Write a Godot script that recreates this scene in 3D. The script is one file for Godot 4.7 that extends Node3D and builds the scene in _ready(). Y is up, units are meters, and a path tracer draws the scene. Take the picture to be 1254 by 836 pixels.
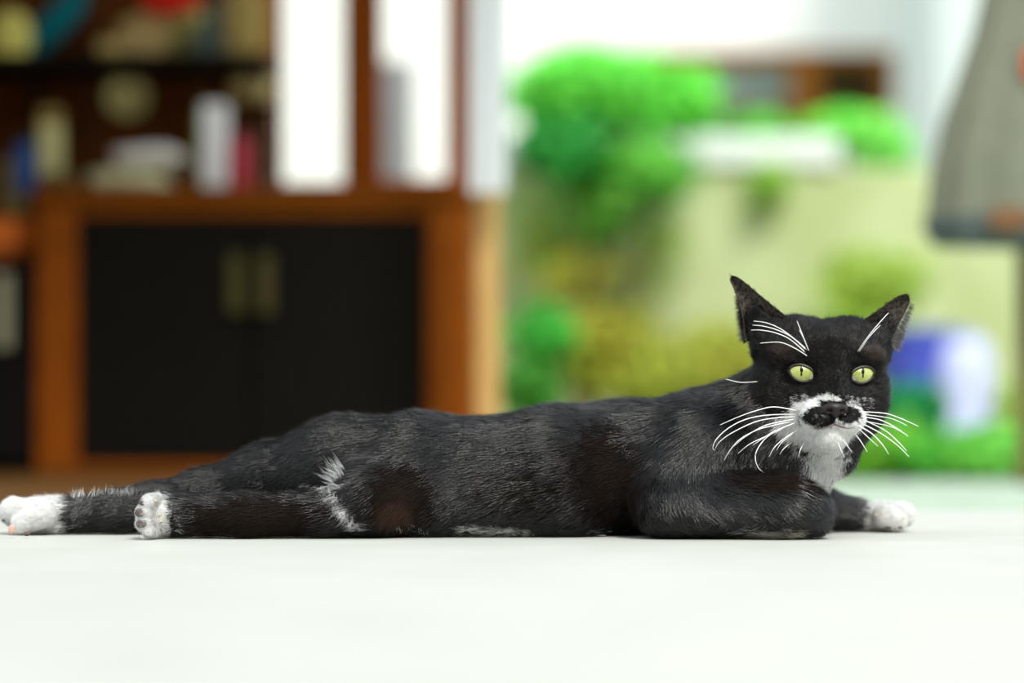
extends Node3D

# A black and white cat stretched out on a pale porch floor, garden and wooden room behind.
const F := 2804.0            # focal length in pixels of the 1254 x 836 frame
const HOR := 517.0           # pixel row of the horizon
const EYE := 0.1013          # camera height
var names := {}
var rng := RandomNumberGenerator.new()
var noise := FastNoiseLite.new()

func _ready():
	# ---------------------------------------------------------------- camera, sky, sun, exposure
	rng.seed = 7
	noise.seed = 3
	noise.frequency = 1.0
	var cam := Camera3D.new()
	cam.name = "camera"
	cam.projection = Camera3D.PROJECTION_FRUSTUM
	cam.near = 0.05
	cam.far = 200.0
	cam.size = 2.0 * 0.05 * 418.0 / F
	cam.frustum_offset = Vector2(0, 0.05 * (HOR - 418.0) / F)
	cam.position = Vector3(0, EYE, 2.0)
	var ca := CameraAttributesPhysical.new()
	ca.frustum_focal_length = 80.0
	ca.frustum_near = 0.05
	ca.frustum_far = 200.0
	ca.frustum_focus_distance = 1.99
	ca.exposure_aperture = 1.8
	cam.attributes = ca
	add_child(cam)
	cam.current = true
	var sky_mat := ProceduralSkyMaterial.new()
	sky_mat.sky_top_color = Color(0.92, 0.965, 1.0)
	sky_mat.sky_horizon_color = Color(1.0, 1.0, 1.0)
	sky_mat.sky_curve = 0.2
	sky_mat.ground_bottom_color = Color(0.45, 0.47, 0.42)
	sky_mat.ground_horizon_color = Color(0.6, 0.62, 0.57)
	sky_mat.sky_energy_multiplier = 1.06
	var sky := Sky.new()
	sky.sky_material = sky_mat
	var env := Environment.new()
	env.background_mode = Environment.BG_SKY
	env.sky = sky
	env.background_energy_multiplier = 1.0
	env.tonemap_mode = Environment.TONE_MAPPER_LINEAR
	env.tonemap_exposure = 1.5
	env.sdfgi_enabled = true
	env.ssao_enabled = true
	env.ssil_enabled = true
	var we := WorldEnvironment.new()
	we.name = "surroundings"
	we.environment = env
	add_child(we)
	var sun := DirectionalLight3D.new()
	sun.name = "hazy_sun"
	sun.light_color = Color(1.0, 0.98, 0.94)
	sun.light_energy = 0.75
	sun.light_angular_distance = 16.0
	sun.sky_mode = DirectionalLight3D.SKY_MODE_LIGHT_ONLY
	sun.shadow_enabled = true
	add_child(sun)
	sun.look_at_from_position(Vector3(0.8, 2.4, 1.9), Vector3.ZERO, Vector3.UP)

	build_setting()
	build_room()
	build_garden()
	build_cat()

# ======================================================================= general helpers
func P(u: float, v: float, z: float) -> Vector3:      # a point at depth z that the frame shows near (u, v)
	var d := 2.0 - z
	return Vector3((u - 627.0) * d / F, EYE + (HOR - v) * d / F, z)

func numbered(n: String) -> String:
	if not names.has(n):
		names[n] = 0
		return n
	names[n] += 1
	return "%s_%03d" % [n, names[n]]

func put(n: String, mesh: Mesh, mat: Material, parent: Node = null) -> MeshInstance3D:
	var o := MeshInstance3D.new()
	o.mesh = mesh
	o.material_override = mat
	if parent == null:
		o.name = numbered(n)
		add_child(o)
	else:
		o.name = n
		parent.add_child(o, true)
	return o

func root(n: String, at: Vector3) -> Node3D:
	var o := Node3D.new()
	o.name = numbered(n)
	o.position = at
	add_child(o)
	return o

func tag(o: Node, label: String, category: String, group := "", kind := ""):
	o.set_meta("label", label)
	o.set_meta("category", category)
	if group != "":
		o.set_meta("group", group)
	if kind != "":
		o.set_meta("kind", kind)

func srgb(r: float, g: float, b: float) -> Color:
	return Color(r / 255.0, g / 255.0, b / 255.0)

func mat(c: Color, rough := 0.7, spec := 0.4) -> StandardMaterial3D:
	var m := StandardMaterial3D.new()
	m.albedo_color = c
	m.roughness = rough
	m.metallic_specular = spec
	return m

func grain_mat(c1: Color, c2: Color, scale: Vector3, rough := 0.6, spec := 0.2, freq := 0.03, oct := 4) -> StandardMaterial3D:
	var n := FastNoiseLite.new()
	n.seed = 11
	n.frequency = freq
	n.fractal_octaves = oct
	var g := Gradient.new()
	g.set_color(0, c1)
	g.set_color(1, c2)
	var t := NoiseTexture2D.new()
	t.width = 256
	t.height = 256
	t.seamless = true
	t.noise = n
	t.color_ramp = g
	var m := StandardMaterial3D.new()
	m.albedo_texture = t
	m.roughness = rough
	m.metallic_specular = spec
	m.uv1_triplanar = true
	m.uv1_world_triplanar = true
	m.uv1_scale = scale
	return m

func commit(st: SurfaceTool) -> ArrayMesh:
	st.generate_normals()
	return st.commit()

func begin() -> SurfaceTool:
	var st := SurfaceTool.new()
	st.begin(Mesh.PRIMITIVE_TRIANGLES)
	st.set_smooth_group(-1)
	return st

func quad(st: SurfaceTool, a: Vector3, b: Vector3, c: Vector3, d: Vector3):   # clockwise seen from the front
	for p in [a, b, c, a, c, d]:
		st.add_vertex(p)

# a box with chamfered edges, centre c
func cbox(st: SurfaceTool, c: Vector3, s: Vector3, ch: float, basis := Basis()):
	var h := s * 0.5
	var k: float = min(ch, min(h.x, min(h.y, h.z)) * 0.6)
	var faces := []
	for ax in 3:
		for sg in [-1.0, 1.0]:
			var a1 := (ax + 1) % 3
			var a2 := (ax + 2) % 3
			var pts := []
			for q in [[-1, -1], [1, -1], [1, 1], [-1, 1]]:
				var p := Vector3.ZERO
				p[ax] = sg * h[ax]
				p[a1] = q[0] * (h[a1] - k)
				p[a2] = q[1] * (h[a2] - k)
				pts.append(p)
			faces.append(pts)
	for ax in 3:
		var a1 := (ax + 1) % 3
		var a2 := (ax + 2) % 3
		for s1 in [-1.0, 1.0]:
			for s2 in [-1.0, 1.0]:
				var pts := []
				for q in [[-1, 0], [1, 0], [1, 1], [-1, 1]]:
					var p := Vector3.ZERO
					p[ax] = q[0] * (h[ax] - k)
					p[a1] = s1 * (h[a1] - (k if q[1] == 1 else 0.0))
					p[a2] = s2 * (h[a2] - (k if q[1] == 0 else 0.0))
					pts.append(p)
				faces.append(pts)
	for sx in [-1.0, 1.0]:
		for sy in [-1.0, 1.0]:
			for sz in [-1.0, 1.0]:
				var q := Vector3(sx, sy, sz)
				var base := q * (h - Vector3(k, k, k))
				faces.append([base + Vector3(sx * k, 0, 0), base + Vector3(0, sy * k, 0), base + Vector3(0, 0, sz * k)])
	for f in faces:
		var mid := Vector3.ZERO
		for p in f:
			mid += p
		var nrm: Vector3 = (f[1] - f[0]).cross(f[2] - f[0])
		if nrm.dot(mid) > 0.0:
			f.reverse()
		for i in range(1, f.size() - 1):
			for p in [f[0], f[i], f[i + 1]]:
				st.add_vertex(c + basis * p)

func box_mesh(s: Vector3, ch := 0.004) -> ArrayMesh:
	var st := begin()
	cbox(st, Vector3.ZERO, s, ch)
	return commit(st)

func box_at(n: String, a: Vector3, b: Vector3, m: Material, parent: Node = null, ch := 0.004) -> MeshInstance3D:   # from corner a to corner b, in the parent's axes
	var o := put(n, box_mesh((b - a).abs(), ch), m, parent)
	o.position = (a + b) * 0.5
	return o

# surface of revolution round y; profile of (radius, height) going up; squash flattens z; wave makes folds
func lathe(prof: Array, seg := 28, squash := 1.0, folds := 0, depth := 0.0) -> ArrayMesh:
	var st := begin()
	var rows := []
	for p in prof:
		var row := []
		for i in seg:
			var a := TAU * i / seg
			var r: float = p[0] * (1.0 + depth * sin(a * folds + p[1] * 3.0))
			row.append(Vector3(cos(a) * r, p[1], sin(a) * r * squash))
		rows.append(row)
	for j in range(rows.size() - 1):
		for i in seg:
			var k := (i + 1) % seg
			quad(st, rows[j][i], rows[j][k], rows[j + 1][k], rows[j + 1][i])
	return commit(st)

# swept tube through points with radii
func tube(st: SurfaceTool, pts: Array, radii: Array, seg := 8, col = null):
	var rings := []
	for i in pts.size():
		var t: Vector3 = (pts[min(i + 1, pts.size() - 1)] - pts[max(i - 1, 0)]).normalized()
		var ref := Vector3.UP if abs(t.y) < 0.9 else Vector3.RIGHT
		var x := t.cross(ref).normalized()
		var y := x.cross(t).normalized()
		var ring := []
		for k in seg:
			var a := TAU * k / seg
			ring.append(pts[i] + (x * cos(a) + y * sin(a)) * radii[i])
		rings.append(ring)
	if col != null:
		st.set_color(col)
	for i in range(rings.size() - 1):
		for k in seg:
			var l := (k + 1) % seg
			quad(st, rings[i][k], rings[i][l], rings[i + 1][l], rings[i + 1][k])
	for k in seg:
		var l := (k + 1) % seg
		for p in [pts[0], rings[0][l], rings[0][k]]:
			st.add_vertex(p)
		for p in [pts[-1], rings[-1][k], rings[-1][l]]:
			st.add_vertex(p)

func spline(ctrl: Array, n: int) -> Array:
	var out := []
	var m := ctrl.size() - 1
	for i in n + 1:
		var t := float(i) / n * m
		var k: int = min(int(t), m - 1)
		var f := t - k
		var a: Vector3 = ctrl[max(k - 1, 0)]
		var d: Vector3 = ctrl[min(k + 2, m)]
		out.append((ctrl[k] as Vector3).cubic_interpolate(ctrl[k + 1], a, d, f))
	return out

# a soft lumpy body: rounded box of half size h, crumpled by noise
func lump(h: Vector3, sd: float, crumple := 0.12, square := 3.0) -> ArrayMesh:
	var st := begin()
	var nu := 36
	var nv := 20
	var rows := []
	for j in nv + 1:
		var ph := PI * (float(j) / nv - 0.5)
		var row := []
		for i in nu:
			var th := TAU * i / nu
			var d := Vector3(cos(ph) * cos(th), sin(ph), cos(ph) * sin(th))
			var r := pow(pow(abs(d.x), square) + pow(abs(d.y), square) + pow(abs(d.z), square), -1.0 / square)
			var q := d * r
			var w := 1.0 + crumple * (noise.get_noise_3d(q.x * 1.3 + sd, q.y * 1.3, q.z * 1.3) * 1.6 + 0.5 * noise.get_noise_3d(q.x * 4.0 + sd, q.y * 2.0, q.z * 4.0))
			row.append(q * h * w)
		rows.append(row)
	for j in nv:
		for i in nu:
			var k := (i + 1) % nu
			quad(st, rows[j][i], rows[j][k], rows[j + 1][k], rows[j + 1][i])
	return commit(st)

# ======================================================================= setting
func build_setting():
	var tile := grain_mat(srgb(178, 179, 171), srgb(186, 187, 179), Vector3(0.9, 0.9, 0.9), 0.55, 0.25)
	var fl := box_at("floor", Vector3(-5, -0.12, -0.66), Vector3(5, 0.0, 5.0), tile, null, 0.006)
	tag(fl, "smooth pale off-white porch floor that the cat lies on", "floor", "", "structure")

	var wb := box_at("added_wall_front", Vector3(-6, -0.1, 5.0), Vector3(6, 3.4, 5.2), grain_mat(srgb(120, 108, 92), srgb(138, 126, 108), Vector3(0.5, 0.5, 0.5), 0.85, 0.2), null, 0.01)  # unseen wall, added to darken the cat's flank and block low sky
	tag(wb, "unseen wall added behind the viewer to darken reflections in the fur", "wall", "", "structure")

	# wooden floor of the room behind on the left, plank by plank
	var wf := root("wooden_floor", Vector3(-2.2, -0.03, -1.9))
	tag(wf, "brown plank floor between the pale porch and the sideboard", "floor", "", "structure")
	var z := -0.665
	var woods := []
	for k in 3:
		woods.append(grain_mat(srgb(84 - k * 5, 56 - k * 4, 18 - k * 2), srgb(102 - k * 5, 70 - k * 4, 25 - k * 2), Vector3(0.8, 3.0, 6.0), 0.5, 0.4))
	var i := 0
	while z > -3.1:
		box_at("plank", Vector3(1.05, 0.0, z - 0.117) , Vector3(2.17, 0.028, z), woods[i % 3], wf, 0.003).position -= Vector3(0, 0, -1.9)
		z -= 0.12
		i += 1

	var path := box_at("garden_path", Vector3(-0.02, -0.13, -2.5), Vector3(5, -0.012, -0.665), grain_mat(srgb(150, 168, 148), srgb(178, 194, 174), Vector3(0.7, 0.7, 0.7), 0.8, 0.3), null, 0.004)
	tag(path, "grey concrete path beyond the edge of the pale porch floor", "path", "", "structure")
	var soil := box_at("garden_ground", Vector3(-12, -0.25, -45.0), Vector3(14, -0.05, -2.5), grain_mat(srgb(82, 100, 40), srgb(120, 128, 58), Vector3(0.5, 0.5, 0.5), 0.9, 0.2), null, 0.01)
	tag(soil, "green and brown garden ground in front of the boundary wall", "ground", "", "structure")

# ======================================================================= room on the left
func build_room():
	var zf := -2.6          # front of the sideboard
	var zw := -3.0          # window wall
	var wood := grain_mat(srgb(106, 56, 4), srgb(138, 74, 8), Vector3(1.5, 6.0, 1.5), 0.6, 0.2)
	var wood_v := grain_mat(srgb(120, 60, 7), srgb(148, 78, 13), Vector3(6.0, 1.2, 6.0), 0.6, 0.2)
	var black := grain_mat(srgb(14, 13, 12), srgb(22, 20, 18), Vector3(8.0, 1.0, 8.0), 0.65, 0.2)
	var door_wood := grain_mat(srgb(14, 13, 9), srgb(22, 19, 13), Vector3(8.0, 1.0, 8.0), 0.65, 0.2)
	var brass := mat(srgb(74, 68, 30), 0.6, 0.3)

	# --- sideboard: frame, two doors with upright handles
	var x0 := P(44, 0, zf).x
	var x1 := P(579, 0, zf).x
	var top := P(0, 229, zf).y
	var sb := root("sideboard", Vector3((x0 + x1) * 0.5, 0.0, zf - 0.2))
	tag(sb, "low wooden sideboard with orange-brown frame and two black doors", "sideboard")
	var w := (x1 - x0) * 0.5
	var sc := (2.0 - zf) / F
	var d0 := 0.2
	box_at("top_board", Vector3(-w - 0.004, top - 0.03, -0.2), Vector3(w + 0.004, top, d0 + 0.012), wood, sb)
	box_at("top_rail", Vector3(-w + 0.085, top - 36 * sc, d0 - 0.03), Vector3(w - 0.09, top - 0.031, d0), wood, sb)
	box_at("side_panel", Vector3(-w, 0, -0.2), Vector3(-w + 50 * sc, top - 0.031, d0), wood_v, sb)
	box_at("side_panel", Vector3(w - 56 * sc, 0, -0.2), Vector3(w, top - 0.031, d0), wood_v, sb)
	box_at("base_rail", Vector3(-w + 50 * sc, 0, d0 - 0.03), Vector3(w - 56 * sc, 0.018, d0), wood_v, sb)
	box_at("back_panel", Vector3(-w + 50 * sc, 0.02, -0.2), Vector3(w - 56 * sc, top - 0.031, -0.185), black, sb)
	var dl := -w + 50 * sc + 0.003
	var dr := w - 56 * sc - 0.003
	var mid := P(306, 0, zf).x - sb.position.x
	for k in 2:
		var a := dl if k == 0 else mid + 0.002
		var b := mid - 0.002 if k == 0 else dr
		var door := box_at("door", Vector3(a, 0.021, d0 - 0.028), Vector3(b, top - 37 * sc, d0 - 0.006), door_wood, sb)
		var hst := begin()
		var hx := P(290.0 if k == 0 else 326.0, 0, zf).x - sb.position.x - door.position.x
		var hy0 := P(0, 384, zf).y - door.position.y
		var hy1 := P(0, 312, zf).y - door.position.y
		cbox(hst, Vector3(hx, (hy0 + hy1) * 0.5, 0.03), Vector3(0.03, hy1 - hy0, 0.012), 0.004)
		for yy in [hy0 + 0.02, hy1 - 0.02]:
			cbox(hst, Vector3(hx, yy, 0.018), Vector3(0.012, 0.012, 0.02), 0.002)
		put("handle", commit(hst), brass, door)

	# --- darker cupboard to its left
	var cb := root("cupboard", Vector3(-1.08, 0, zf - 0.2))
	tag(cb, "dark cupboard with pale upright handle at the far left edge", "cupboard")
	var cx1 := P(40, 0, zf).x - cb.position.x
	box_at("body", Vector3(-0.07, 0, -0.2), Vector3(cx1, P(0, 316, zf).y, 0.17), black, cb)
	var cd := box_at("door", Vector3(-0.068, 0.02, 0.172), Vector3(cx1 - 0.004, P(0, 318, zf).y, 0.192), black, cb)
	var ch := box_at("handle", Vector3(-0.016, -0.075, 0), Vector3(0.016, 0.075, 0.012), mat(srgb(150, 146, 120), 0.4), cd)
	ch.position = Vector3(P(4, 0, zf).x - cb.position.x - cd.position.x, P(0, 381, zf).y - cd.position.y, 0.024)
	var pot := put("orange_basket", lathe([[0.0, 0.0], [0.06, 0.0], [0.085, 0.03], [0.09, 0.07], [0.07, 0.088], [0.06, 0.084], [0.0, 0.05]], 28, 0.9, 9, 0.03), mat(srgb(226, 116, 36), 0.7))
	pot.position = Vector3(P(2, 0, zf - 0.1).x - 0.012, P(0, 316, zf).y, zf - 0.12)
	tag(pot, "round orange basket standing on the dark cupboard at the left", "basket")

	# --- back wall: brown boards at the left, two tall windows at the right
	var wb := root("wall_back", Vector3(0, 0, zw))
	tag(wb, "dark brown board wall behind the things on the sideboard", "wall", "", "structure")
	var bx := -1.155
	var n := 0
	var panel_mats := [grain_mat(srgb(88, 46, 9), srgb(108, 58, 12), Vector3(6, 1, 6), 0.6, 0.2), grain_mat(srgb(80, 42, 8), srgb(98, 52, 11), Vector3(6, 1, 6), 0.6, 0.2)]
	var xr := P(338, 0, zw).x
	while bx < xr - 0.01:
		var e: float = min(bx + 0.12, xr)
		box_at("plank", Vector3(bx, 0, -0.04), Vector3(e - 0.004, 2.3, 0.0), panel_mats[n % 2], wb, 0.003)
		bx = e
		n += 1
	var frame_wood := grain_mat(srgb(118, 56, 2), srgb(138, 68, 6), Vector3(6, 1, 6), 0.6, 0.2)
	var glass := StandardMaterial3D.new()
	glass.albedo_color = Color(1, 1, 1, 0.04)
	glass.transparency = BaseMaterial3D.TRANSPARENCY_ALPHA
	glass.roughness = 0.05
	var lows := [P(0, 224, zw).y, P(0, 219, zw).y]
	var us := [[345.0, 420.0], [467.0, 547.0]]
	for k in 2:
		var wn := root("window_%d" % (k + 1), Vector3(0, 0, zw))
		tag(wn, ["tall bright window beside the brown board wall", "tall bright window next to the hanging grey curtain"][k], "window", "", "structure")
		var a := P(us[k][0], 0, zw).x
		var b := P(us[k][1], 0, zw).x
		box_at("window_frame", Vector3(xr if k == 0 else a - 0.03, lows[k], -0.04), Vector3(a, 2.3, 0.0), frame_wood, wn)
		box_at("window_frame", Vector3(b, lows[k], -0.04), Vector3(P(us[1][0], 0, zw).x - 0.0302 if k == 0 else b + 0.066, 2.3, 0.0), frame_wood, wn)
		box_at("window_sill", Vector3(xr if k == 0 else a - 0.03, lows[k] - 0.05, -0.04), Vector3(P(us[1][0], 0, zw).x - 0.0302 if k == 0 else b + 0.066, lows[k] - 0.0002, 0.01), frame_wood, wn)
		box_at("window_head", Vector3(a, 2.2, -0.04), Vector3(b, 2.3, 0.0), frame_wood, wn)
		box_at("pane", Vector3(a, lows[k], -0.025), Vector3(b, 2.2, -0.02), glass, wn, 0.0005)
	var below := box_at("wall_under_window", Vector3(xr, 0, zw - 0.04), Vector3(P(585, 0, zw).x, lows[1] - 0.051, zw), wood_v, null)
	tag(below, "brown boarding under the two tall windows", "wall", "", "structure")
	# unseen side wall and roof of the room, added and sized to shade the sideboard
	var wl := box_at("wall_left", Vector3(-1.25, 0, zw), Vector3(-1.16, 2.3, -1.9), panel_mats[0], null)
	tag(wl, "unseen brown board side wall of the room, added to shade it", "wall", "", "structure")
	var ce := box_at("ceiling", Vector3(-1.25, 2.301, zw - 0.3), Vector3(0.35, 2.4, -0.85), panel_mats[1], null)
	tag(ce, "unseen brown board ceiling over the room, sized to shade it", "ceiling", "", "structure")
	# a grey pipe outside the second window
	var pipe := put("grey_downpipe", lathe([[0.0, -0.1], [0.045, -0.1], [0.045, 2.4], [0.0, 2.4]], 20), mat(srgb(150, 152, 156), 0.6))
	pipe.position = Vector3(P(484, 0, -4.4).x, 0, -4.4)
	pipe.mesh = lathe([[0.0, -0.1], [0.05, -0.1], [0.05, P(0, 78, -4.4).y], [0.0, P(0, 78, -4.4).y]], 20)
	tag(pipe, "short grey post standing outside the right of the two windows", "post")

	# --- tan door post and grey curtain at the right end of the room
	var pz := -2.35
	var tan_wood := grain_mat(srgb(178, 138, 78), srgb(198, 160, 100), Vector3(6, 1, 6), 0.55, 0.4)
	var post := put("wooden_post", box_mesh(Vector3(30 * (2 - pz) / F, 2.3, 0.09), 0.006), tan_wood)
	post.position = Vector3(P(597, 0, pz).x, 1.15, pz)
	tag(post, "light tan wooden post at the right end of the sideboard", "post")
	var cst := begin()
	var cols := 40
	var cl := P(574, 0, pz + 0.12).x
	var cr := P(621, 0, pz + 0.12).x
	var cy0 := P(0, 236, pz + 0.12).y
	var fr := []
	for i in cols + 1:
		var t := float(i) / cols
		fr.append(Vector3(lerp(cl, cr, t), 0, pz + 0.12 + 0.014 * sin(t * 19.0)))
	for sgn in [0.0, 1.0]:
		for j in 14:
			var ya := lerpf(cy0, 2.28, j / 14.0)
			var yb := lerpf(cy0, 2.28, (j + 1) / 14.0)
			for i in cols:
				var off := Vector3(0, 0, -0.004 * sgn)
				var a: Vector3 = fr[i] + off
				var b: Vector3 = fr[i + 1] + off
				if sgn == 0.0:
					quad(cst, a + Vector3(0, ya, 0), a + Vector3(0, yb, 0), b + Vector3(0, yb, 0), b + Vector3(0, ya, 0))
				else:
					quad(cst, a + Vector3(0, ya, 0), b + Vector3(0, ya, 0), b + Vector3(0, yb, 0), a + Vector3(0, yb, 0))
	var cu := put("curtain", commit(cst), mat(srgb(228, 232, 233), 0.85, 0.2))
	tag(cu, "narrow pale grey curtain hanging in front of the tan post", "curtain")

	# --- things on the sideboard
	var ty := top
	var zi := zf - 0.15
	var sheet := mat(srgb(240, 236, 228), 0.85, 0.2)
	var a1 := put("folded_cloth", lump(Vector3(48 * 0.0017, 0.022, 0.09), 2.0, 0.15, 3.5), mat(srgb(222, 222, 178), 0.9, 0.2))
	a1.position = Vector3(P(160, 0, zi).x, ty + 0.024, zi)
	tag(a1, "flat folded yellowish cloth lying on the sideboard top", "cloth")
	var a2 := put("folded_cloth", lump(Vector3(42 * 0.0017, 0.021, 0.08), 5.0, 0.15, 3.0), sheet)
	a2.position = Vector3(P(182, 0, zi + 0.02).x, ty + 0.074, zi + 0.0)
	tag(a2, "folded whitish grey cloth on top of the yellowish one", "cloth")
	var a3 := put("folded_cloth", lump(Vector3(24 * 0.0017, 0.017, 0.06), 9.0, 0.15, 3.0), mat(srgb(110, 96, 60), 0.9, 0.2))
	a3.position = Vector3(P(84, 0, zi + 0.05).x - 0.012, ty + 0.02, zi + 0.05)
	tag(a3, "small dull brown cloth beside the folded cloths", "cloth")
	var carton := root("carton", Vector3(P(263, 0, zi).x, ty, zi))
	tag(carton, "upright white carton standing beside the red canister", "carton")
	var chh := P(0, 128, zi).y - ty
	box_at("body", Vector3(-0.024, 0, -0.03), Vector3(0.026, chh, 0.03), mat(srgb(248, 248, 248), 0.6, 0.3), carton)
	box_at("green_side_band", Vector3(-0.033, 0, -0.03), Vector3(-0.0245, chh - 0.012, 0.03), mat(srgb(120, 140, 70), 0.7, 0.3), carton, 0.002)
	var can := root("canister", Vector3(P(293, 0, zi).x + 0.004, ty, zi))
	tag(can, "slim red canister standing at the right of the white carton", "canister")
	put("body", lathe([[0.0, 0.0], [0.016, 0.0], [0.018, 0.004], [0.018, 0.1], [0.014, 0.112], [0.0, 0.113]], 24), mat(srgb(196, 24, 54), 0.45), can)
	var cap := put("lid", lathe([[0.0, 0.0], [0.011, 0.0], [0.011, 0.016], [0.0, 0.018]], 20), mat(srgb(120, 20, 36), 0.5), can)
	cap.position.y = 0.1125
	var plate := root("plate", Vector3(P(157, 0, zw).x, P(0, 120, zw).y, zw + 0.002))
	tag(plate, "round pale plate hung on the brown board wall", "plate")
	var pm := put("dish", lathe([[0.0, 0.012], [0.03, 0.012], [0.044, 0.02], [0.047, 0.018], [0.034, 0.002], [0.0, 0.0]], 32), mat(srgb(240, 230, 160), 0.6), plate)
	pm.rotation.x = PI / 2
	var cap2 := put("beige_hat", lump(Vector3(25 * 0.00178, 0.036, 0.03), 14.0, 0.2, 2.2), mat(srgb(240, 222, 156), 0.9, 0.2))
	cap2.position = Vector3(P(311, 0, zw).x, P(0, 108, zw).y, zw + 0.034)
	tag(cap2, "soft beige hat hung on the wall beside the left window", "hat")
	var bl := root("jar", Vector3(P(31, 0, zi).x, ty, zi))
	tag(bl, "blue jar with dark lid at the left end of the sideboard", "jar")
	put("body", lathe([[0.0, 0.0], [0.026, 0.0], [0.029, 0.006], [0.029, 0.085], [0.02, 0.1], [0.02, 0.105], [0.0, 0.105]], 24), mat(srgb(52, 92, 150), 0.4), bl)
	var blc := put("lid", lathe([[0.0, 0.0], [0.022, 0.0], [0.022, 0.022], [0.0, 0.023]], 24), mat(srgb(40, 36, 20), 0.6), bl)
	blc.position.y = 0.1055
	var bx2 := root("cream_box", Vector3(P(62, 0, zi).x, ty, zi))
	tag(bx2, "tall cream box standing right of the blue jar", "box")
	var bh := P(0, 134, zi).y - ty
	box_at("body", Vector3(-0.02, 0, -0.025), Vector3(0.022, bh - 0.03, 0.025), mat(srgb(214, 208, 146), 0.75, 0.3), bx2)
	box_at("lid", Vector3(-0.021, bh - 0.0295, -0.026), Vector3(0.023, bh, 0.026), mat(srgb(150, 128, 70), 0.75, 0.3), bx2)
	var bx3 := box_at("pale_book", Vector3(0, 0, 0), Vector3(0.03, 0.115, 0.1), mat(srgb(200, 180, 110), 0.8, 0.3), null)
	bx3.position = Vector3(P(-6, 0, zi).x, P(0, 316, zf).y + 0.0575 + 0.113, zi)
	var stand := box_at("crate", Vector3(-0.09, 0, -0.1), Vector3(0.062, 0.112, 0.1), black)
	stand.position += Vector3(P(-6, 0, zi).x, P(0, 316, zf).y, zi - 0.17)
	bx3.position.z = zi - 0.17
	tag(bx3, "pale book upright on the black crate at the left edge", "book")
	tag(stand, "black crate behind the orange basket", "crate")

	# --- overhead shelf with bags and clothes
	var zs := zw + 0.14
	var sh := root("wall_shelf", Vector3(P(150, 0, zs).x, P(0, 88, zs).y, zw))
	tag(sh, "dark shelf on the board wall carrying bags and clothes", "shelf")
	var sw := P(332, 0, zs).x - sh.position.x
	box_at("shelf_board", Vector3(-1.15 - sh.position.x, 0, 0.001), Vector3(sw, 0.02, 0.26), mat(srgb(30, 22, 14), 0.7, 0.2), sh)
	for bxx in [-0.2, sw - 0.04]:
		var br := begin()
		var q := [Vector3(0, 0, 0.002), Vector3(0, -0.001, 0.2), Vector3(0, -0.09, 0.002)]
		for sx in [0.0, 0.014]:
			pass
		cbox(br, Vector3(0, -0.05, 0.012), Vector3(0.016, 0.098, 0.02), 0.002)
		cbox(br, Vector3(0, -0.045, 0.075), Vector3(0.014, 0.014, 0.16), 0.002, Basis(Vector3.RIGHT, -0.55))
		var bro := put("bracket", commit(br), mat(srgb(34, 22, 12), 0.7), sh)
		bro.position.x = bxx
	var sy := sh.position.y + 0.02
	var items := [
		["cloth_bag", 12.0, 46.0, 26.0, 32.0, 0.09, srgb(222, 214, 116), "yellowish cloth bag at the left end of the shelf", "bag", 0.0, -0.015],
		["rolled_cloth", 66.0, 30.0, 17.0, 56.0, 0.07, srgb(12, 116, 128), "teal rolled cloth leaning on the shelf beside the yellowish bag", "cloth", -0.75, 0.065],
		["cloth_bag", 136.0, 62.0, 17.0, 14.0, 0.06, srgb(186, 164, 100), "small tan pouch low on the shelf", "pouch", 0.0, -0.015],
		["cloth_bag", 176.0, 48.0, 32.0, 29.0, 0.08, srgb(206, 178, 118), "beige bundle of cloth in the middle of the shelf", "bundle", 0.2, 0.065],
		["cloth_bag", 226.0, 44.0, 38.0, 28.0, 0.07, srgb(190, 186, 112), "olive beige bag right of the beige bundle on the shelf", "bag", 0.55, 0.145],
		["cloth_bag", 208.0, -8.0, 36.0, 26.0, 0.08, srgb(206, 40, 30), "red cloth heaped on top of the beige bags", "cloth", 0.1, -0.015],
		["cloth_bag", 268.0, 40.0, 24.0, 44.0, 0.06, srgb(110, 126, 118), "slate grey bag leaning near the right end of the shelf", "bag", -0.5, 0.065],
		["cloth_bag", 300.0, 30.0, 24.0, 50.0, 0.06, srgb(170, 148, 88), "khaki bag at the right end of the shelf", "bag", 0.0, -0.015]]
	for it in items:
		var zz: float = zw + 0.2 - it[10]
		var k := (2.0 - zz) / F
		var o := put(it[0], lump(Vector3(it[3] * k, it[4] * k, 0.031), it[1], 0.16, 2.6), mat(it[6], 0.9, 0.2))
		o.rotation.z = it[9]
		o.position = Vector3(P(it[1], 0, zz).x, P(0, it[2], zz).y, zz)
		tag(o, it[7], it[8])
	var up := put("wooden_post", box_mesh(Vector3(0.036, 1.05, 0.03), 0.004), grain_mat(srgb(170, 108, 44), srgb(190, 126, 58), Vector3(6, 1, 6)))
	up.position = Vector3(P(327, 0, zw + 0.02).x, 1.76 + P(0, 78, zw).y - 1.23, zw + 0.016)
	tag(up, "narrow honey-coloured batten between the shelf and the left window", "batten")

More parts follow.
